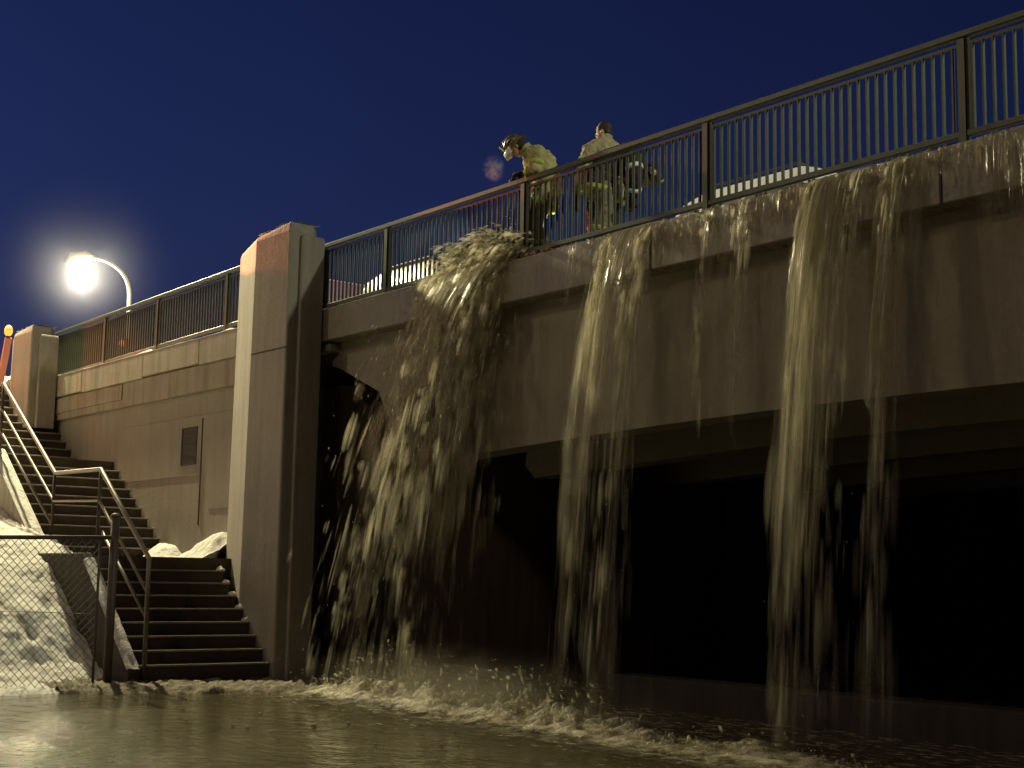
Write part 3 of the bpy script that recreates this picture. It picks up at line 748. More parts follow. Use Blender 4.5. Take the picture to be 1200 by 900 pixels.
# 8: the big splash thrown over the rail
f = Flow(); random.seed(77)
for i, (a, b_, vy, vx, d, T) in enumerate(((-16.9,-15.40,-.9,-1.15,.80,.44),(-17.5,-15.8,-.6,-.8,.74,.50),(-16.8,-15.5,-1.1,-1.5,.70,.42),(-16.6,-15.5,-.5,-.5,.62,.48),(-17.75,-17.4,-.35,-.10,.66,.62),(-17.2,-16.2,-.8,-1.1,.44,.95),(-16.9,-16.0,-.4,-.35,.44,1.0))):
    f.sheet(a, b_, T, vy, vx, 40+i, d, foldf=2.2, spread=.2, y0=12.05, z0=4.5 if i != 3 else 4.4, fray=2.0, dfun=lambda u, q: 1.0 - .22*q*q)
for _ in range(3600):
    x = random.uniform(-17.3, -15.35) if random.random() < .5 else random.gauss(-16.1, .35)
    vx = -abs(random.gauss(.9, .7)) - .25*(x+17.4)/2; vy = random.gauss(-.55, .3)
    t = random.random()**1.5*.8; 
    f.strand((x, 12.1+random.uniform(-.08, .25), 4.52+random.uniform(-.08, .10)), (vx, vy, random.gauss(.25, .3)), t, t+random.uniform(.04, .11+.06*t), random.uniform(.006, .024), .72, n=5)
# humps of water arching up on the deck side of the railing
for (cx, h, n_) in ((-15.75, .34, 800), (-16.40, .50, 900), (-17.10, .42, 700)):
    for _ in range(n_):
        x = cx + random.gauss(0, .16); t0 = random.uniform(-.02, .30)
        vz = math.sqrt(2*G*h)*random.uniform(.55, 1.05)
        f.strand((x+.42, random.gauss(12.5, .14), 4.50), (random.gauss(-1.3, .3), random.gauss(-.7, .2), vz), t0, t0+random.uniform(.04, .14), random.uniform(.008, .026), .80, n=5)
# lower, scattered part blown towards the pillar
for _ in range(1150):
    vx = -abs(random.gauss(1.55, .75)); t = random.uniform(.55, 1.02)
    f.strand((random.uniform(-16.8, -15.9), 12.05, 4.45), (vx, random.gauss(-.5, .28), random.gauss(0, .15)), t, t+random.uniform(.03, .13), random.uniform(.003, .012), random.uniform(.50, .68), n=4)
# separate gouts
for _ in range(26):
    vx0 = random.uniform(-3.3, -.5); vy0 = random.gauss(-.5, .2); tt = random.uniform(.55, .98); xx = random.uniform(-16.6, -16.1)
    for __ in range(34):
        t = tt + random.gauss(0, .022); f.strand((xx+random.gauss(0, .05), 12.05, 4.45), (vx0+random.gauss(0, .05), vy0+random.gauss(0, .05), 0), t, t+random.uniform(.03, .08), random.uniform(.004, .012), .64, n=4)
f.drops(-16.9, -15.8, -.5, 220, 78, tr=(.25, 1.05), vx=-1.6, sp=.6, r=.006)
f.drops(-17.2, -15.6, -.5, 400, 79, tr=(.05, .7), vx=-.9, sp=.9, r=.008)
f.build('water_splash', M['fall'], 'big frothing splash of muddy water thrown over the bridge rail beside the helmeted firefighter', 'splash')

# fine spray glittering in the torch light behind the railing
f = Flow(); random.seed(90)
for _ in range(900):
    a = random.random()**.8
    x = -15.72 - a*1.5 + random.gauss(0, .10); z = 4.75 + (1-a)*random.random()*.55 + random.gauss(0, .06) + a*.15*random.random(); y = random.uniform(12.35, 12.75)
    rr = random.uniform(.003, .010); f.drop((x, y, z), rr, rr*random.uniform(1, 2.5), (random.gauss(-1, .4), 0, random.gauss(.5, .5)))
f.build('spray', M['fall'], 'cloud of fine white droplets sparkling behind the railing above the big splash', 'spray', None, 'stuff')

# ------------------------------------------------------------------ foam where the water lands
def foam_mat():
    mt, n, b, out = nodes('foam')
    v = coords(n); a = tex(n, v, 3.2, 7, .7); f_ = tex(n, v, 18, 5, .7)
    col = mixc(n, ramp(n, a, [(.38, 0), (.62, 1)]), (.26, .22, .12), (.66, .60, .42))
    n.links.new(col, b.inputs['Base Color']); b.inputs['Roughness'].default_value = .45
    bump(n, b, math_(n, 'ADD', a, math_(n, 'MULTIPLY', f_, .5)), .8, .06)
    ad = N(n, "ShaderNodeAttribute", attribute_name='dens')
    k = math_(n, 'SUBTRACT', math_(n, 'ADD', math_(n, 'ADD', math_(n, 'MULTIPLY', a, .5), math_(n, 'MULTIPLY', f_, .5)), ad.outputs['Fac']), 1.0)
    al = N(n, "ShaderNodeMapRange"); al.inputs[1].default_value = -.02; al.inputs[2].default_value = .30; n.links.new(k, al.inputs[0])
    tp = N(n, "ShaderNodeBsdfTransparent"); m2 = n.nodes.new("ShaderNodeMixShader"); n.links.new(al.outputs[0], m2.inputs[0])
    n.links.new(tp.outputs[0], m2.inputs[1]); n.links.new(b.outputs[0], m2.inputs[2]); n.links.new(m2.outputs[0], out.inputs[0])
    return mt
M['foam'] = foam_mat()
AMP = [(-21.5, .0), (-20.5, .02), (-19.4, .10), (-18.2, .36), (-17.2, .50), (-16, .46), (-14.8, .42), (-13.6, .48), (-12.6, .36), (-11.4, .12), (-10.2, .20), (-9.4, .14), (-8.6, .06), (-7.5, .0), (-6, .0)]
f = Flow()
def yc(x): return lerp_table([(-21, 11.6), (-18, 11.35), (-15, 11.25), (-12.5, 11.05), (-10, 10.9), (-6, 11.1)], x)
for lay in range(4):
    xs = frange(-21.3, -6.5, .05); k = 30; b0 = len(f.v)
    for x in xs:
        A = lerp_table(AMP, x)
        for j in range(k+1):
            y = yc(x) + 0.15*lay - .2 + (j/k-.5)*1.5; d = (j/k-.5)*2
            env = math.exp(-d*d*5)
            sp = max(0, .30 + .45*fbm(x*1.8, y*1.8, lay*5) + .22*fbm(x*7, y*4, lay*3+2, 3))
            f.v.append((x + .05*fbm(x*5, y*5, lay), y, WZ + .012 + .004*lay + A*env*sp*(1.15 if lay else .6)))
            f.fl.append((x, y, 0)); f.de.append((.50 + .32*env*min(1, A*4))*(1 if lay == 0 else .86 - .25*env*min(1, sp)))
    for i in range(len(xs)-1):
        for j in range(k): f.f.append((b0+i*(k+1)+j, b0+(i+1)*(k+1)+j, b0+(i+1)*(k+1)+j+1, b0+i*(k+1)+j+1))
f.build('foam', M['foam'], 'line of churning foam on the flood water where the falls land', 'foam', None, 'stuff')
f = Flow(); random.seed(5)
for _ in range(2600):
    x = random.uniform(-20.2, -7.5); A = lerp_table(AMP, x)
    if random.random() > A*2.8: continue
    x += random.gauss(0, .06); y = yc(x) + random.gauss(0, .28); vz = math.sqrt(2*G*A*1.5)*random.uniform(.4, 1.1)
    t = random.uniform(.0, .30); p = Vector((x, y, WZ)); 
    f.strand(p, (random.gauss(0, .35), random.gauss(-.2, .4), vz), t, t+random.uniform(.03, .10), random.uniform(.003, .011), random.uniform(.5, .72), n=4)
for _ in range(300):
    x = random.uniform(-20.2, -7.5); A = lerp_table(AMP, x); rr = random.uniform(.003, .010)
    f.drop((x, yc(x)+random.gauss(-.1, .4), WZ+.03+abs(random.gauss(0, A*.9))), rr, rr*1.6, (random.gauss(0, 1), 0, 1))
f.build('splash_crown', M['fall'], 'jumping droplets and small jets along the line of foam below the falls', 'splash', None, 'stuff')

# small lumps of debris and ice floating near the shore
random.seed(14)
b = MB()
for _ in range(22):
    x = random.uniform(-20.3, -12.5); y = random.uniform(7.5, 10.9); rr = random.uniform(.008, .03)
    b.ball((x, y, WZ+.002), (rr*1.8, rr, rr*.3), 7, 5)
tag(b.build('floating_debris', M['slush']), 'scattered floating bits of ice and debris on the flood water near the slush bar', 'debris', kind='stuff')

# gravel, silt and brick crumbs washed onto the parapet edge
random.seed(66); b = MB()
for _ in range(1500):
    x = random.uniform(-15.3, -7.0); 
    if fbm(x*1.3, 3, 3) < -.12: continue
    q = random.uniform(.006, .022); y = random.uniform(12.11, 12.34)
    b.ball((x, y, 4.425+q*.4), (q*1.4, q, q*.8), 6, 4)
tag(b.build('gravel', M['slush']), 'wet gravel and silt washed onto the bridge edge under the railing', 'gravel', kind='stuff')
b = MB(); random.seed(3)
for _ in range(11):
    x = random.uniform(-15.2, -14.6); q = random.uniform(.02, .05); b.ball((x, random.uniform(12.12, 12.2), 4.43+q*.3), (q*1.5, q, q*.7), 7, 5, False)
tag(b.build('brick_crumbs', painted('brick_crumb', (.30, .17, .11), .7)), 'orange brick crumbs on the bridge edge below the helmeted firefighter', 'rubble', kind='stuff')

# ------------------------------------------------------------------ parked cars on the deck
def bevelled(mb_, name, mat, parent, bev, seg=2):
    me = bpy.data.meshes.new(name); me.from_pydata(mb_.v, [], mb_.f)
    bm = bmesh.new(); bm.from_mesh(me); bmesh.ops.recalc_face_normals(bm, faces=bm.faces)
    bmesh.ops.bevel(bm, geom=bm.edges[:], offset=bev, segments=seg, profile=.6, affect='EDGES', clamp_overlap=True)
    bm.to_mesh(me); bm.free()
    for p in me.polygons: p.use_smooth = True
    return link(name, me, mat, parent)
M['glass'] = glassy('car_glass', (.16, .17, .18), .12); M['tyre'] = painted('tyre_rubber', (.02, .02, .02), .85); M['rim'] = painted('alloy', (.5, .5, .5), .35, .8)
M['dark_trim'] = painted('dark_trim', (.03, .03, .03), .5)
def car(loc, rz, paint, label, h=1.95, L=5.3, van=False):
    c = local(empty('parked_car', loc, label, 'car', 'cars parked on the bridge', rz)); W = 2.1
    hb = h*.55
    def prof(xz, y0, y1, ytop=None, zsplit=None):
        b = MB(); n = len(xz); yt = ytop or 0
        ins = lambda z: yt*max(0, (z-hb)/(h-hb))
        b.add([(x, y0+ins(z), z) for x, z in xz] + [(x, y1-ins(z), z) for x, z in xz], [tuple(range(n)), tuple(range(n, 2*n))[::-1]] + [(i, n+i, n+(i+1)%n, (i+1)%n) for i in range(n)]); return b
    body = prof([(-L/2, .35), (-L/2-.02, hb*.75), (-L/2+.10, hb), (L/2-1.45, hb+.02), (L/2-.18, hb*.86), (L/2, hb*.65), (L/2, .32)], -W/2, W/2)
    bevelled(body, 'body', paint, c, .07)
    cab = prof([(-L/2+.12, hb-.04), (-L/2+.42, h-.10), (-L/2+.75, h), (.15, h), (.62, h-.14), (L/2-1.40, hb-.02)], -W/2+.03, W/2-.03, .24)
    cb = bevelled(cab, 'cabin', paint, c, .05)
    def side_win(x0, x1, x2, x3, name='window'):
        for sgn in (-1, 1):
            z0, z1 = hb+.05, h-.17
            yy = lambda z: sgn*(W/2-.03-.24*(z-hb)/(h-hb)+.006)
            b = MB(); vs = [(x0, yy(z0), z0), (x1, yy(z0), z0), (x2, yy(z1), z1), (x3, yy(z1), z1)]
            b.add(vs + [(x, y-sgn*.02, z) for x, y, z in vs], [(0,1,2,3),(7,6,5,4),(0,4,5,1),(1,5,6,2),(2,6,7,3),(3,7,4,0)])
            me = bpy.data.meshes.new(name); me.from_pydata(b.v, [], b.f); link(name, me, M['glass'], c)
    side_win(-L/2+.45, -.75, -.75, -L/2+.72); side_win(-.66, .18, .12, -.66); side_win(.28, 1.02, .48, .22)
    b = MB(); b.add([(L/2-1.43, -.80, hb+.05), (L/2-1.43, .80, hb+.05), (.70, .66, h-.17), (.70, -.66, h-.17), (L/2-1.40, -.80, hb+.06), (L/2-1.40, .80, hb+.06), (.73, .66, h-.16), (.73, -.66, h-.16)], [(3,2,1,0),(4,5,6,7),(0,1,5,4),(1,2,6,5),(2,3,7,6),(3,0,4,7)])
    me = bpy.data.meshes.new('windscreen'); me.from_pydata(b.v, [], b.f); link('windscreen', me, M['glass'], c)
    for sgn in (-1, 1):
        b = MB(); b.tube([(-L/2+.7, sgn*.72, h+.01), (-L/2+.8, sgn*.72, h+.07), (0, sgn*.72, h+.07), (.12, sgn*.72, h+.0)], .02, 6)
        me = bpy.data.meshes.new('roof_rail'); me.from_pydata(b.v, [], b.f); link('roof_rail', me, M['dark_trim'], c)
        b = MB(); b.ball((L/2-.05, sgn*.78, hb*.68), (.10, .2, .10), 10, 6); me = bpy.data.meshes.new('headlight'); me.from_pydata(b.v, [], b.f); link('headlight', me, M['rim'], c)
        b = MB(); b.box(-L/2-.04, -L/2+.03, sgn*.9-.09, sgn*.9+.09, hb*.62, hb*.9); me = bpy.data.meshes.new('tail_light'); me.from_pydata(b.v, [], b.f); link('tail_light', me, painted('tail_red', (.5, .02, .02), .3), c)
        for xw in (-L/2+.95, L/2-.95):
            b = MB(); b.tube([(xw, sgn*(W/2-.22), .38), (xw, sgn*(W/2-.19), .38), (xw, sgn*(W/2-.02), .38), (xw, sgn*(W/2+.01), .38)], [.34, .38, .38, .34], 24)
            me = bpy.data.meshes.new('wheel'); me.from_pydata(b.v, [], b.f); wh = link('wheel', me, M['tyre'], c)
            b = MB(); b.tube([(xw, sgn*(W/2), .38), (xw, sgn*(W/2+.015), .38)], .24, 20); me = bpy.data.meshes.new('rim'); me.from_pydata(b.v, [], b.f); link('rim', me, M['rim'], wh)
    return c
pw_ = painted('white_car_paint', (.80, .80, .80), .25, 0, .12); pc_ = painted('cream_car_paint', (.48, .46, .38), .25, 0, .12); pp_ = painted('pink_lit_paint', (.66, .40, .60), .3, 0, .2)  # third paint has the pink emergency light mixed into its colour
car((-15.1, 16.5, 4.384), math.pi, pw_, 'white car parked on the bridge behind the railing, right of the firefighters', 1.64, 5.0)
car((-23.6, 16.0, 4.384), math.pi, pc_, 'cream car on the bridge seen low behind the railing beside the big splash', 1.62, 4.6)
car((-28.9, 16.6, 4.384), math.pi, pp_, 'pale car behind the railing close to the tall pillar, pink light painted into its colour', 2.15, 4.9)

# ------------------------------------------------------------------ firefighters
M['skin'] = painted('skin', (.50, .30, .21), .5, 0, .15)
M['eye'] = painted('eye_white', (.6, .6, .58), .2); M['hair'] = painted('dark_hair', (.03, .02, .015), .7)
M['tan'] = cloth('tan_turnout_cloth', (.46, .38, .22)); M['olive'] = cloth('olive_turnout_cloth', (.42, .38, .16)); M['black'] = cloth('black_turnout_cloth', (.022, .022, .024))
M['lime'] = cloth('lime_reflective_tape', (.50, .60, .10), 30); M['silver'] = painted('silver_reflective_tape', (.75, .78, .8), .35, 0, .1)
M['glove'] = cloth('black_glove', (.02, .02, .02)); M['boot'] = painted('rubber_boot', (.025, .022, .02), .5)
M['helmet'] = painted('helmet_shell', (.12, .07, .02), .35, 0, .4); M['visor'] = glassy('visor', (.85, .85, .80), .2); M['black_shell'] = painted('black_helmet_shell', (.02, .02, .02), .35, 0, .3); M['trouser'] = cloth('turnout_trousers', (.22, .19, .10))
def etube(mb_, pts, ra, rb, n=14, side=(0, 1, 0)):
    """tube with an elliptical section: ra across (side axis), rb front to back"""
    pts = [Vector(p) for p in pts]; vs = []; fs = []; a = Vector(side)
    for i, p in enumerate(pts):
        d = (pts[min(i+1, len(pts)-1)] - pts[max(i-1, 0)]).normalized(); b_ = d.cross(a).normalized()
        A = ra[i] if hasattr(ra, '__len__') else ra; B = rb[i] if hasattr(rb, '__len__') else rb
        for k in range(n):
            t = 2*math.pi*k/n; vs.append(p + a*math.cos(t)*A + b_*math.sin(t)*B)
    for i in range(len(pts)-1):
        for k in range(n): fs.append((i*n+k, i*n+(k+1)%n, (i+1)*n+(k+1)%n, (i+1)*n+k))
    fs += [tuple(range(n))[::-1], tuple(range((len(pts)-1)*n, len(pts)*n))]
    mb_.add(vs, fs, True)
def fused(mb_, name, mat, parent, voxel=.014, sm=4, rough=0.0, seed=0):
    """melt the overlapping shapes of mb_ into one continuous surface"""
    me = bpy.data.meshes.new(name+'_tmp'); me.from_pydata(mb_.v, [], mb_.f)
    bm = bmesh.new(); bm.from_mesh(me); bmesh.ops.recalc_face_normals(bm, faces=bm.faces); bm.to_mesh(me); bm.free()
    o = bpy.data.objects.new(name+'_tmp', me); COL.objects.link(o)
    md = o.modifiers.new('r', 'REMESH'); md.mode = 'VOXEL'; md.voxel_size = voxel
    ms = o.modifiers.new('s', 'SMOOTH'); ms.iterations = sm; ms.factor = .5
    dg = bpy.context.evaluated_depsgraph_get(); res = bpy.data.meshes.new_from_object(o.evaluated_get(dg))
    bpy.data.objects.remove(o); bpy.data.meshes.remove(me)
    if rough:
        nr = [v.normal.copy() for v in res.vertices]
        for v, q in zip(res.vertices, nr): v.co += q*rough*(fbm(v.co.x*6+seed, v.co.y*6, v.co.z*9) + .5*fbm(v.co.x*15, v.co.y*15+seed, v.co.z*20))
    for p in res.polygons: p.use_smooth = True
    res.name = name; res.materials.clear()
    return link(name, res, mat, parent)
def raw(mb_, name, mat, parent):
    me = bpy.data.meshes.new(name); me.from_pydata(mb_.v, [], mb_.f)
    bm = bmesh.new(); bm.from_mesh(me); bmesh.ops.recalc_face_normals(bm, faces=bm.faces); bm.to_mesh(me); bm.free()
    for p, k in zip(me.polygons, mb_.sm): p.use_smooth = k
    return link(name, me, mat, parent)
def L3(a, b_, t): return tuple(x+(y-x)*t for x, y in zip(a, b_))
def frame_xf(mb_, start, c, fwd, up):
    """moves the points added since 'start' from a head-local frame (x forward, z up) to c with axes fwd/up"""
    f_ = Vector(fwd).normalized(); u = Vector(up); u = (u - f_*u.dot(f_)).normalized(); s_ = u.cross(f_)
    for i in range(start, len(mb_.v)):
        p = Vector(mb_.v[i]); mb_.v[i] = tuple(Vector(c) + f_*p.x + s_*p.y + u*p.z)
def hand(mb_, wrist, d, palm_n, curl=.5, k=1.15):
    """hand from the wrist along d; palm faces palm_n; four unequal curled fingers and a thumb from the palm's side"""
    d = Vector(d).normalized(); pn = Vector(palm_n); pn = (pn - d*pn.dot(d)).normalized(); s_ = d.cross(pn); w_ = Vector(wrist)
    for j in range(5): mb_.ball(w_ + d*(.03+.016*j)*k, (.036*k, .036*k, .022*k) if abs(pn.z) > .5 else (.03*k, .03*k, .03*k), 8, 6)
    for i, (o_, l_) in enumerate(((-.034, .066), (-.012, .078), (.011, .074), (.032, .058))):
        b0 = w_ + (d*.09 + s_*o_)*k; pts = [b0 - d*.03*k, b0]; a = 0; q = b0
        for s2 in (.42, .33, .25):
            a += curl*.9; q = q + (d*math.cos(a) + pn*math.sin(a))*l_*s2*k; pts.append(q)
        mb_.tube(pts, [.011*k]*2 + [.0105*k, .0095*k, .008*k], 7)
    b0 = w_ + (d*.03 - s_*.03)*k
    mb_.tube([b0, b0 + (d*.025 - s_*.022 + pn*.012)*k, b0 + (d*.055 - s_*.026 + pn*.028)*k], [.014*k, .013*k, .010*k], 7)
def person(loc, rz, J, label, coat, trouser, glove=True, helmet=False, hair=True, lower=None, tape='lime', tape2=None, headfwd=(1, 0, 0), headup=(0, 0, 1), shell='helmet'):
    """J: joints in the person's frame (x forward, y to his left, z up)"""
    p = local(empty('person', loc, label, 'person', None, rz))
    hd = Vector(J['head'])
    # body: one continuous surface, head with face, neck, trunk, limbs, feet
    b = MB()
    etube(b, [J['pelvis'], J['waist'], J['chest'], L3(J['chest'], J['neck'], .7), J['neck']], [.17, .155, .19, .15, .065], [.12, .11, .135, .10, .065])
    b.tube([J['neck'], tuple(hd - Vector(headup).normalized()*.05)], [.066, .062], 10)
    st_ = len(b.v)
    b.ball((0, 0, .03), (.108, .085, .118), 18, 14); b.ball((.025, 0, -.06), (.082, .064, .085), 14, 10)   # skull, jaw
    b.ball((.065, 0, -.115), (.03, .03, .025), 8, 6)                                                        # chin
    b.tube([(.098, 0, .02), (.128, 0, -.028), (.10, 0, -.04)], [.012, .019, .012], 8)                        # nose
    for sg_ in (-1, 1):
        b.ball((-.008, sg_*.088, -.01), (.026, .012, .038), 8, 6); b.tube([(.098, sg_*.015, .042), (.088, sg_*.055, .045)], [.011, .010], 6)
    b.tube([(.094, -.024, -.072), (.104, 0, -.074), (.094, .024, -.072)], [.007, .010, .007], 6)              # lips
    frame_xf(b, st_, hd, headfwd, headup)
    for s_ in ('l', 'r'):
        sh, el, ha = J['sh_'+s_], J['el_'+s_], J['ha_'+s_]
        b.tube([L3(J['chest'], sh, .5), sh, L3(sh, el, .5), el, L3(el, ha, .5), ha], [.07, .075, .062, .052, .046, .034], 10)
        hp, kn, an = J['hip_'+s_], J['kn_'+s_], J['an_'+s_]
        b.tube([J['pelvis'], hp, L3(hp, kn, .5), kn, L3(kn, an, .4), an], [.12, .115, .095, .07, .066, .045], 10)
        b.tube([an, (an[0]+.02, an[1], .05), (an[0]+.20, an[1], .04)], [.05, .05, .035], 8)
        if not glove: hand(b, ha, Vector(ha)-Vector(el), (0, -1 if s_ == 'l' else 1, 0), .35)
    fused(b, 'body', M['skin'], p, .012, 2)
    e = MB()
    st_ = 0
    for sg_ in (-1, 1):
        e = MB(); e.ball((.090, sg_*.034, .012), (.014, .014, .010), 8, 6)
        frame_xf(e, 0, hd, headfwd, headup); raw(e, 'eye', M['eye'], p)
    if hair:
        b = MB(); b.ball((-.022, 0, .055), (.112, .098, .108), 16, 12); b.ball((-.06, 0, -.005), (.06, .082, .075), 12, 8)
        frame_xf(b, 0, hd, headfwd, headup); fused(b, 'hair', M['hair'], p, .012, 2, .008)
    # coat with sleeves, flared hem and standing collar
    hem = J['hem']; b = MB()
    path = [hem, J['pelvis'], J['waist'], J['chest'], L3(J['chest'], J['neck'], .65), L3(J['chest'], J['neck'], .95)]
    ra = [.275, .26, .235, .27, .235, .125]; rb = [.225, .21, .20, .22, .18, .12]
    etube(b, path, ra, rb, 18)
    for s_ in ('l', 'r'):
        sh, el, ha = J['sh_'+s_], J['el_'+s_], J['ha_'+s_]
        b.ball(sh, .115, 10, 8); b.tube([L3(J['chest'], J['neck'], .92), L3(L3(J['chest'], J['neck'], .8), sh, .6), sh], [.10, .125, .115], 10); b.tube([L3(J['chest'], sh, .4), sh, L3(sh, el, .5), el, L3(el, ha, .5), L3(el, ha, .93)], [.13, .125, .11, .10, .09, .078], 12)
    ct = fused(b, 'coat', coat, p, .016, 3, .022, seed=loc[0])
    b = MB(); up = (Vector(J['neck'])-Vector(J['chest'])).normalized(); nk = Vector(J['neck'])
    etube(b, [nk-up*.05, nk+up*.035, nk+up*.07], [.125, .115, .12], [.12, .11, .115], 14); fused(b, 'collar', coat, p, .012, 2, .008)
    # reflective tape round hem, chest and sleeves
    def band(pts, A, B, name, mat, w_=.035, n=18):
        pass
    def ring(P, i, t, w_, grow, mat, name='tape'):
        a, c_ = Vector(P[i]), Vector(P[i+1]); d = (c_-a).normalized(); q = a + (c_-a)*t; bb = MB()
        A = ra[i]+(ra[i+1]-ra[i])*t + grow; B = rb[i]+(rb[i+1]-rb[i])*t + grow
        etube(bb, [q-d*w_, q+d*w_], A, B, 20); raw(bb, name, mat, p)
    ring(path, 0, .12, .04, .014, M[tape])
    for s_ in ('l', 'r'):
        sh, el, ha = J['sh_'+s_], J['el_'+s_], J['ha_'+s_]
        for (a, c_, t, rr) in ((sh, el, .55, .122), (el, ha, .68, .098)):
            bb = MB(); bb.tube([L3(a, c_, t-.10), L3(a, c_, t+.10)], rr, 14); raw(bb, 'tape', M[tape2 or tape], p)
        if glove:
            g_ = MB(); hand(g_, ha, Vector(J.get('hd_'+s_, Vector(ha)-Vector(el))), J.get('pn_'+s_, (0, -1 if s_ == 'l' else 1, 0)), .5, 1.45)
            g_.tube([L3(el, ha, .80), ha, tuple(Vector(ha)+Vector(J.get('hd_'+s_, Vector(ha)-Vector(el))).normalized()*.04)], [.058, .055, .046], 10)
            fused(g_, 'glove', M['glove'], p, .009, 1)
        hp, kn, an = J['hip_'+s_], J['kn_'+s_], J['an_'+s_]
        t_ = MB(); t_.tube([L3(J['pelvis'], hp, .6), hp, L3(hp, kn, .5), kn, L3(kn, an, .5), L3(kn, an, .9)], [.13, .145, .13, .112, .108, .112], 14)
        fused(t_, 'trouser_leg', trouser, p, .015, 2, .02, seed=loc[0]+(3 if s_ == 'l' else 5))
        t_ = MB(); t_.tube([L3(kn, an, .66), L3(kn, an, .78)], .124, 16); raw(t_, 'tape', M[tape], p)
        t_ = MB(); t_.tube([L3(kn, an, .8), an, (an[0]+.01, an[1], .06)], [.085, .075, .07], 12); t_.tube([(an[0]-.04, an[1], .055), (an[0]+.08, an[1], .055), (an[0]+.22, an[1], .045)], [.06, .065, .045], 10)
        t_.box(an[0]-.09, an[0]+.26, an[1]-.05, an[1]+.05, 0, .03); fused(t_, 'boot', M['boot'], p, .012, 2)
    if helmet:
        h_ = MB()
        h_.ball((-.012, 0, .085), (.155, .130, .105), 20, 14)
        # long brim, deeper at the back, raised ridge along the crown
        rim = []; n = 28
        for k_ in range(n):
            a = 2*math.pi*k_/n; rr = 1 + .16*max(0, -math.cos(a))**2
            rim.append((math.cos(a)*.195*rr, math.sin(a)*.160, .045 - .05*max(0, -math.cos(a))**2))
        inn = [(x*.72, y*.76, .075) for x, y, z in rim]
        h_.add(rim + inn + [(x, y, z-.012) for x, y, z in rim] + [(x, y, z-.018) for x, y, z in inn], [(i, (i+1)%n, n+(i+1)%n, n+i) for i in range(n)] + [(2*n+i, 3*n+i, 3*n+(i+1)%n, 2*n+(i+1)%n) for i in range(n)] + [(i, 2*n+i, 2*n+(i+1)%n, (i+1)%n) for i in range(n)], True)
        h_.tube([(.14, 0, .12), (.06, 0, .185), (-.06, 0, .19), (-.15, 0, .12)], [.012, .016, .016, .012], 8)
        frame_xf(h_, 0, hd, headfwd, headup); hm = raw(h_, 'helmet', M[shell], p)
        v_ = MB(); n = 12; vs = []
        for j in range(2):
            for k_ in range(n+1):
                a = -1.05 + 2.1*k_/n; vs.append((math.cos(a)*(.20+.035*j), math.sin(a)*.165, .065 - .09*j))
        vs += [(x-.012, y, z) for x, y, z in vs]; q = n+1
        v_.add(vs, [(i, i+1, q+i+1, q+i) for i in range(n)] + [(2*q+i, 3*q+i, 3*q+i+1, 2*q+i+1) for i in range(n)] + [(i, 2*q+i, 2*q+i+1, i+1) for i in range(n)] + [(q+i, q+i+1, 3*q+i+1, 3*q+i) for i in range(n)], True)
        frame_xf(v_, 0, hd, headfwd, headup)
        if shell == 'helmet': raw(v_, 'visor', M['visor'], hm)
        s2 = MB(); s2.box(.135, .155, -.04, .04, .09, .19); frame_xf(s2, 0, hd, headfwd, headup); raw(s2, 'front_shield', M['lime'], hm)
        s2 = MB()
        for sg_ in (-1, 1):
            s2 = MB(); s2.box(-.07, .05, sg_*.124-.008, sg_*.124+.008, .075, .105); frame_xf(s2, 0, hd, headfwd, headup); raw(s2, 'tape', M['lime'], hm)
        s2 = MB(); s2.tube([(-.07, .15, .10), (.06, .15, .10)], .022, 10); frame_xf(s2, 0, hd, headfwd, headup); raw(s2, 'helmet_torch', M['dark_trim'], hm)
        nf = MB(); etube(nf, [(-.04, 0, .02), (-.06, 0, -.06), (-.06, 0, -.13)], [.10, .11, .115], [.09, .09, .09], 14); frame_xf(nf, 0, hd, headfwd, headup); fused(nf, 'neck_flap', M['black'], hm, .012, 2, .008)
    return p
# helmeted firefighter leaning on the railing, looking down at the water
J1 = dict(pelvis=(-.10, 0, 1.02), waist=(-.12, 0, 1.20), chest=(-.02, 0, 1.46), neck=(.17, 0, 1.63), head=(.33, 0, 1.68), hem=(-.06, 0, .80),
  sh_l=(.03, .23, 1.50), el_l=(.05, .30, 1.24), ha_l=(.19, .20, 1.25), sh_r=(.03, -.23, 1.50), el_r=(.12, -.34, 1.27), ha_r=(.24, -.28, 1.28),
  hd_l=(1, -.2, -.15), pn_l=(0, 0, -1), hd_r=(1, 0, -.15), pn_r=(0, 0, -1),
  hip_l=(-.08, .12, .98), kn_l=(.05, .14, .56), an_l=(-.03, .14, .12), hip_r=(-.08, -.12, .98), kn_r=(.02, -.15, .56), an_r=(-.10, -.16, .12))
person((-15.43, 12.50, 4.43), R(-128), J1, 'firefighter in helmet and olive-yellow gear leaning over the bridge railing, looking down at the splash', M['olive'], M['trouser'], helmet=True, hair=False, headfwd=(.62, 0, -.78), headup=(.78, 0, .62))
# bare-headed firefighter with his back turned
J2 = dict(pelvis=(0, 0, 1.06), waist=(0, 0, 1.24), chest=(.02, 0, 1.50), neck=(.03, 0, 1.72), head=(.06, 0, 1.85), hem=(.0, 0, .80),
  sh_l=(0, .25, 1.53), el_l=(-.02, .36, 1.20), ha_l=(.06, .40, .86), sh_r=(0, -.25, 1.53), el_r=(-.04, -.32, 1.20), ha_r=(.14, -.30, .98),
  hip_l=(0, .12, 1.02), kn_l=(.03, .14, .58), an_l=(-.03, .15, .12), hip_r=(0, -.12, 1.02), kn_r=(.02, -.14, .58), an_r=(-.03, -.16, .12))
person((-14.62, 13.05, 4.43), R(164), J2, 'bare-headed firefighter in tan coat standing with his back to the railing, dark short hair', M['tan'], M['black'], headfwd=(.75, .62, -.1), headup=(0, 0, 1))
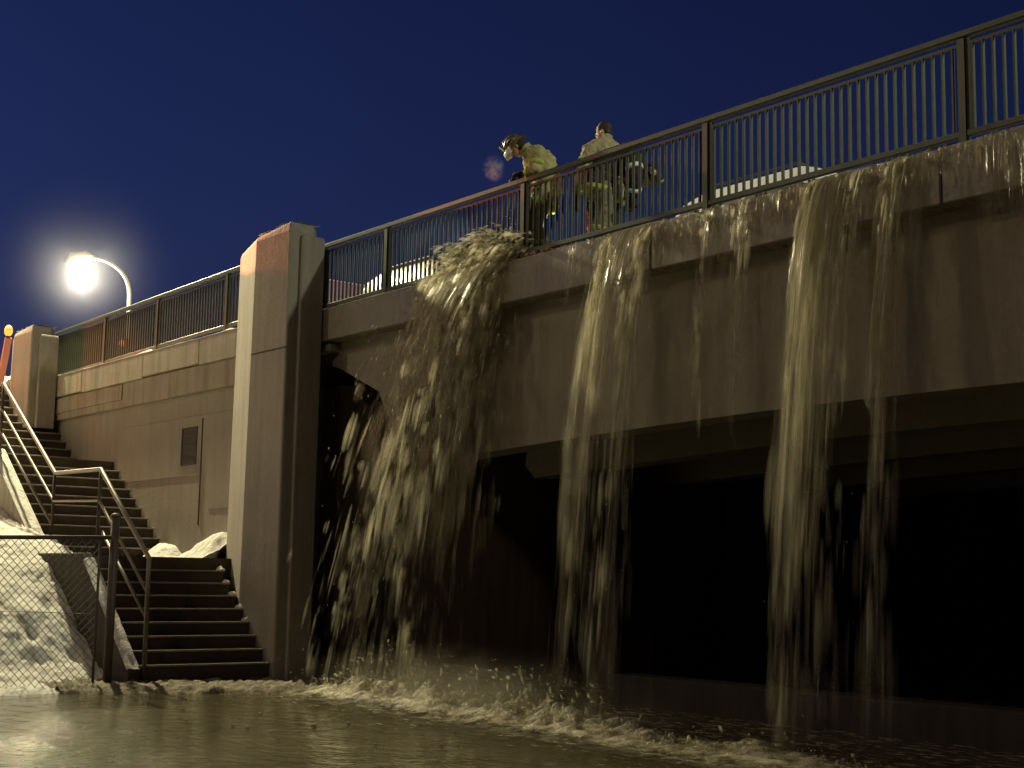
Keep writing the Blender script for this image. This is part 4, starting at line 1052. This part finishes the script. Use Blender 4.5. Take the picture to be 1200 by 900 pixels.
# bent firefighter in black
J3 = dict(pelvis=(-.02, 0, 1.02), waist=(.10, 0, 1.20), chest=(.34, 0, 1.28), neck=(.52, 0, 1.13), head=(.62, 0, 1.02), hem=(-.06, 0, .78),
  sh_l=(.40, .23, 1.22), el_l=(.44, .29, .95), ha_l=(.40, .16, .70), sh_r=(.40, -.23, 1.22), el_r=(.46, -.29, .95), ha_r=(.44, -.14, .72),
  hip_l=(-.04, .12, .98), kn_l=(.10, .14, .56), an_l=(-.02, .15, .12), hip_r=(-.04, -.12, .98), kn_r=(.06, -.14, .56), an_r=(-.06, -.16, .12))
person((-14.22, 12.62, 4.43), R(51), J3, 'firefighter in black coat bent forward beside the bare-headed one, silver cuffs showing behind the railing', M['black'], M['trouser'], headfwd=(.45, 0, -.9), headup=(.9, 0, .45), tape='lime', tape2='silver', helmet=True, hair=False, shell='black_shell')

# breath vapour in front of the leaning firefighter
mt = bpy.data.materials.new('vapour'); mt.use_nodes = True; n = mt.node_tree; n.nodes.clear()
pv = n.nodes.new("ShaderNodeVolumePrincipled"); pv.inputs['Color'].default_value = (.85, .9, 1, 1); ou = n.nodes.new("ShaderNodeOutputMaterial")
v = coords(n); tx_ = tex(n, v, 9, 4, .6)
gd = N(n, "ShaderNodeTexGradient", gradient_type='SPHERICAL'); n.links.new(coords(n, (4.2, 4.2, 3.6)), gd.inputs[0])
n.links.new(math_(n, 'MULTIPLY', math_(n, 'MULTIPLY', ramp(n, tx_, [(.42, 0), (.75, 1)]), gd.outputs[1]), 7.0), pv.inputs['Density'])
n.links.new(pv.outputs[0], ou.inputs['Volume'])
b = MB(); b.ball((0, 0, 0), (.24, .24, .28), 16, 12)
o = b.build('breath_vapour', mt, origin=(0, 0, 0)); o.location = (-16.0, 12.13, 5.86); o.scale = (.75, .75, .75)
tag(o, 'faint puff of breath vapour in front of the helmeted firefighter', 'vapour', kind='stuff')

# ------------------------------------------------------------------ mist low over the churned water, and an added glow ball round the lamp
def mist(name, loc, scale, dens, col, label, nscale=2.0):
    mt = bpy.data.materials.new(name); mt.use_nodes = True; n = mt.node_tree; n.nodes.clear()
    pv = n.nodes.new("ShaderNodeVolumePrincipled"); pv.inputs['Color'].default_value = (*col, 1); ou = n.nodes.new("ShaderNodeOutputMaterial")
    gd = N(n, "ShaderNodeTexGradient", gradient_type='SPHERICAL'); n.links.new(coords(n), gd.inputs[0])
    g2 = math_(n, 'POWER', gd.outputs[1], 1.6 if nscale else 3.2)
    if nscale: g2 = math_(n, 'MULTIPLY', g2, ramp(n, tex(n, coords(n, (scale[0], scale[1], scale[2])), nscale, 3, .6), [(.35, 0), (.7, 1)]))
    n.links.new(math_(n, 'MULTIPLY', g2, dens), pv.inputs['Density']); n.links.new(pv.outputs[0], ou.inputs['Volume'])
    b = MB(); b.ball((0, 0, 0), 1.0, 24, 16); o = b.build(name, mt, origin=(0, 0, 0)); o.location = loc; o.scale = scale
    return tag(o, label, name, None, 'stuff')
mist('spray_mist', (-15.2, 11.25, -1.55), (4.2, .9, .75), 1.6, (.85, .8, .6), 'thin mist hanging over the foam where the falls hit the flood water', 2.4)
mist('lamp_glow_ball', head + Vector((-.1, -.06, -.1)), (4.6, 4.6, 4.6), .06, (1, .97, .9), 'added ball of haze imitating the glow around the lit street lamp', 0)
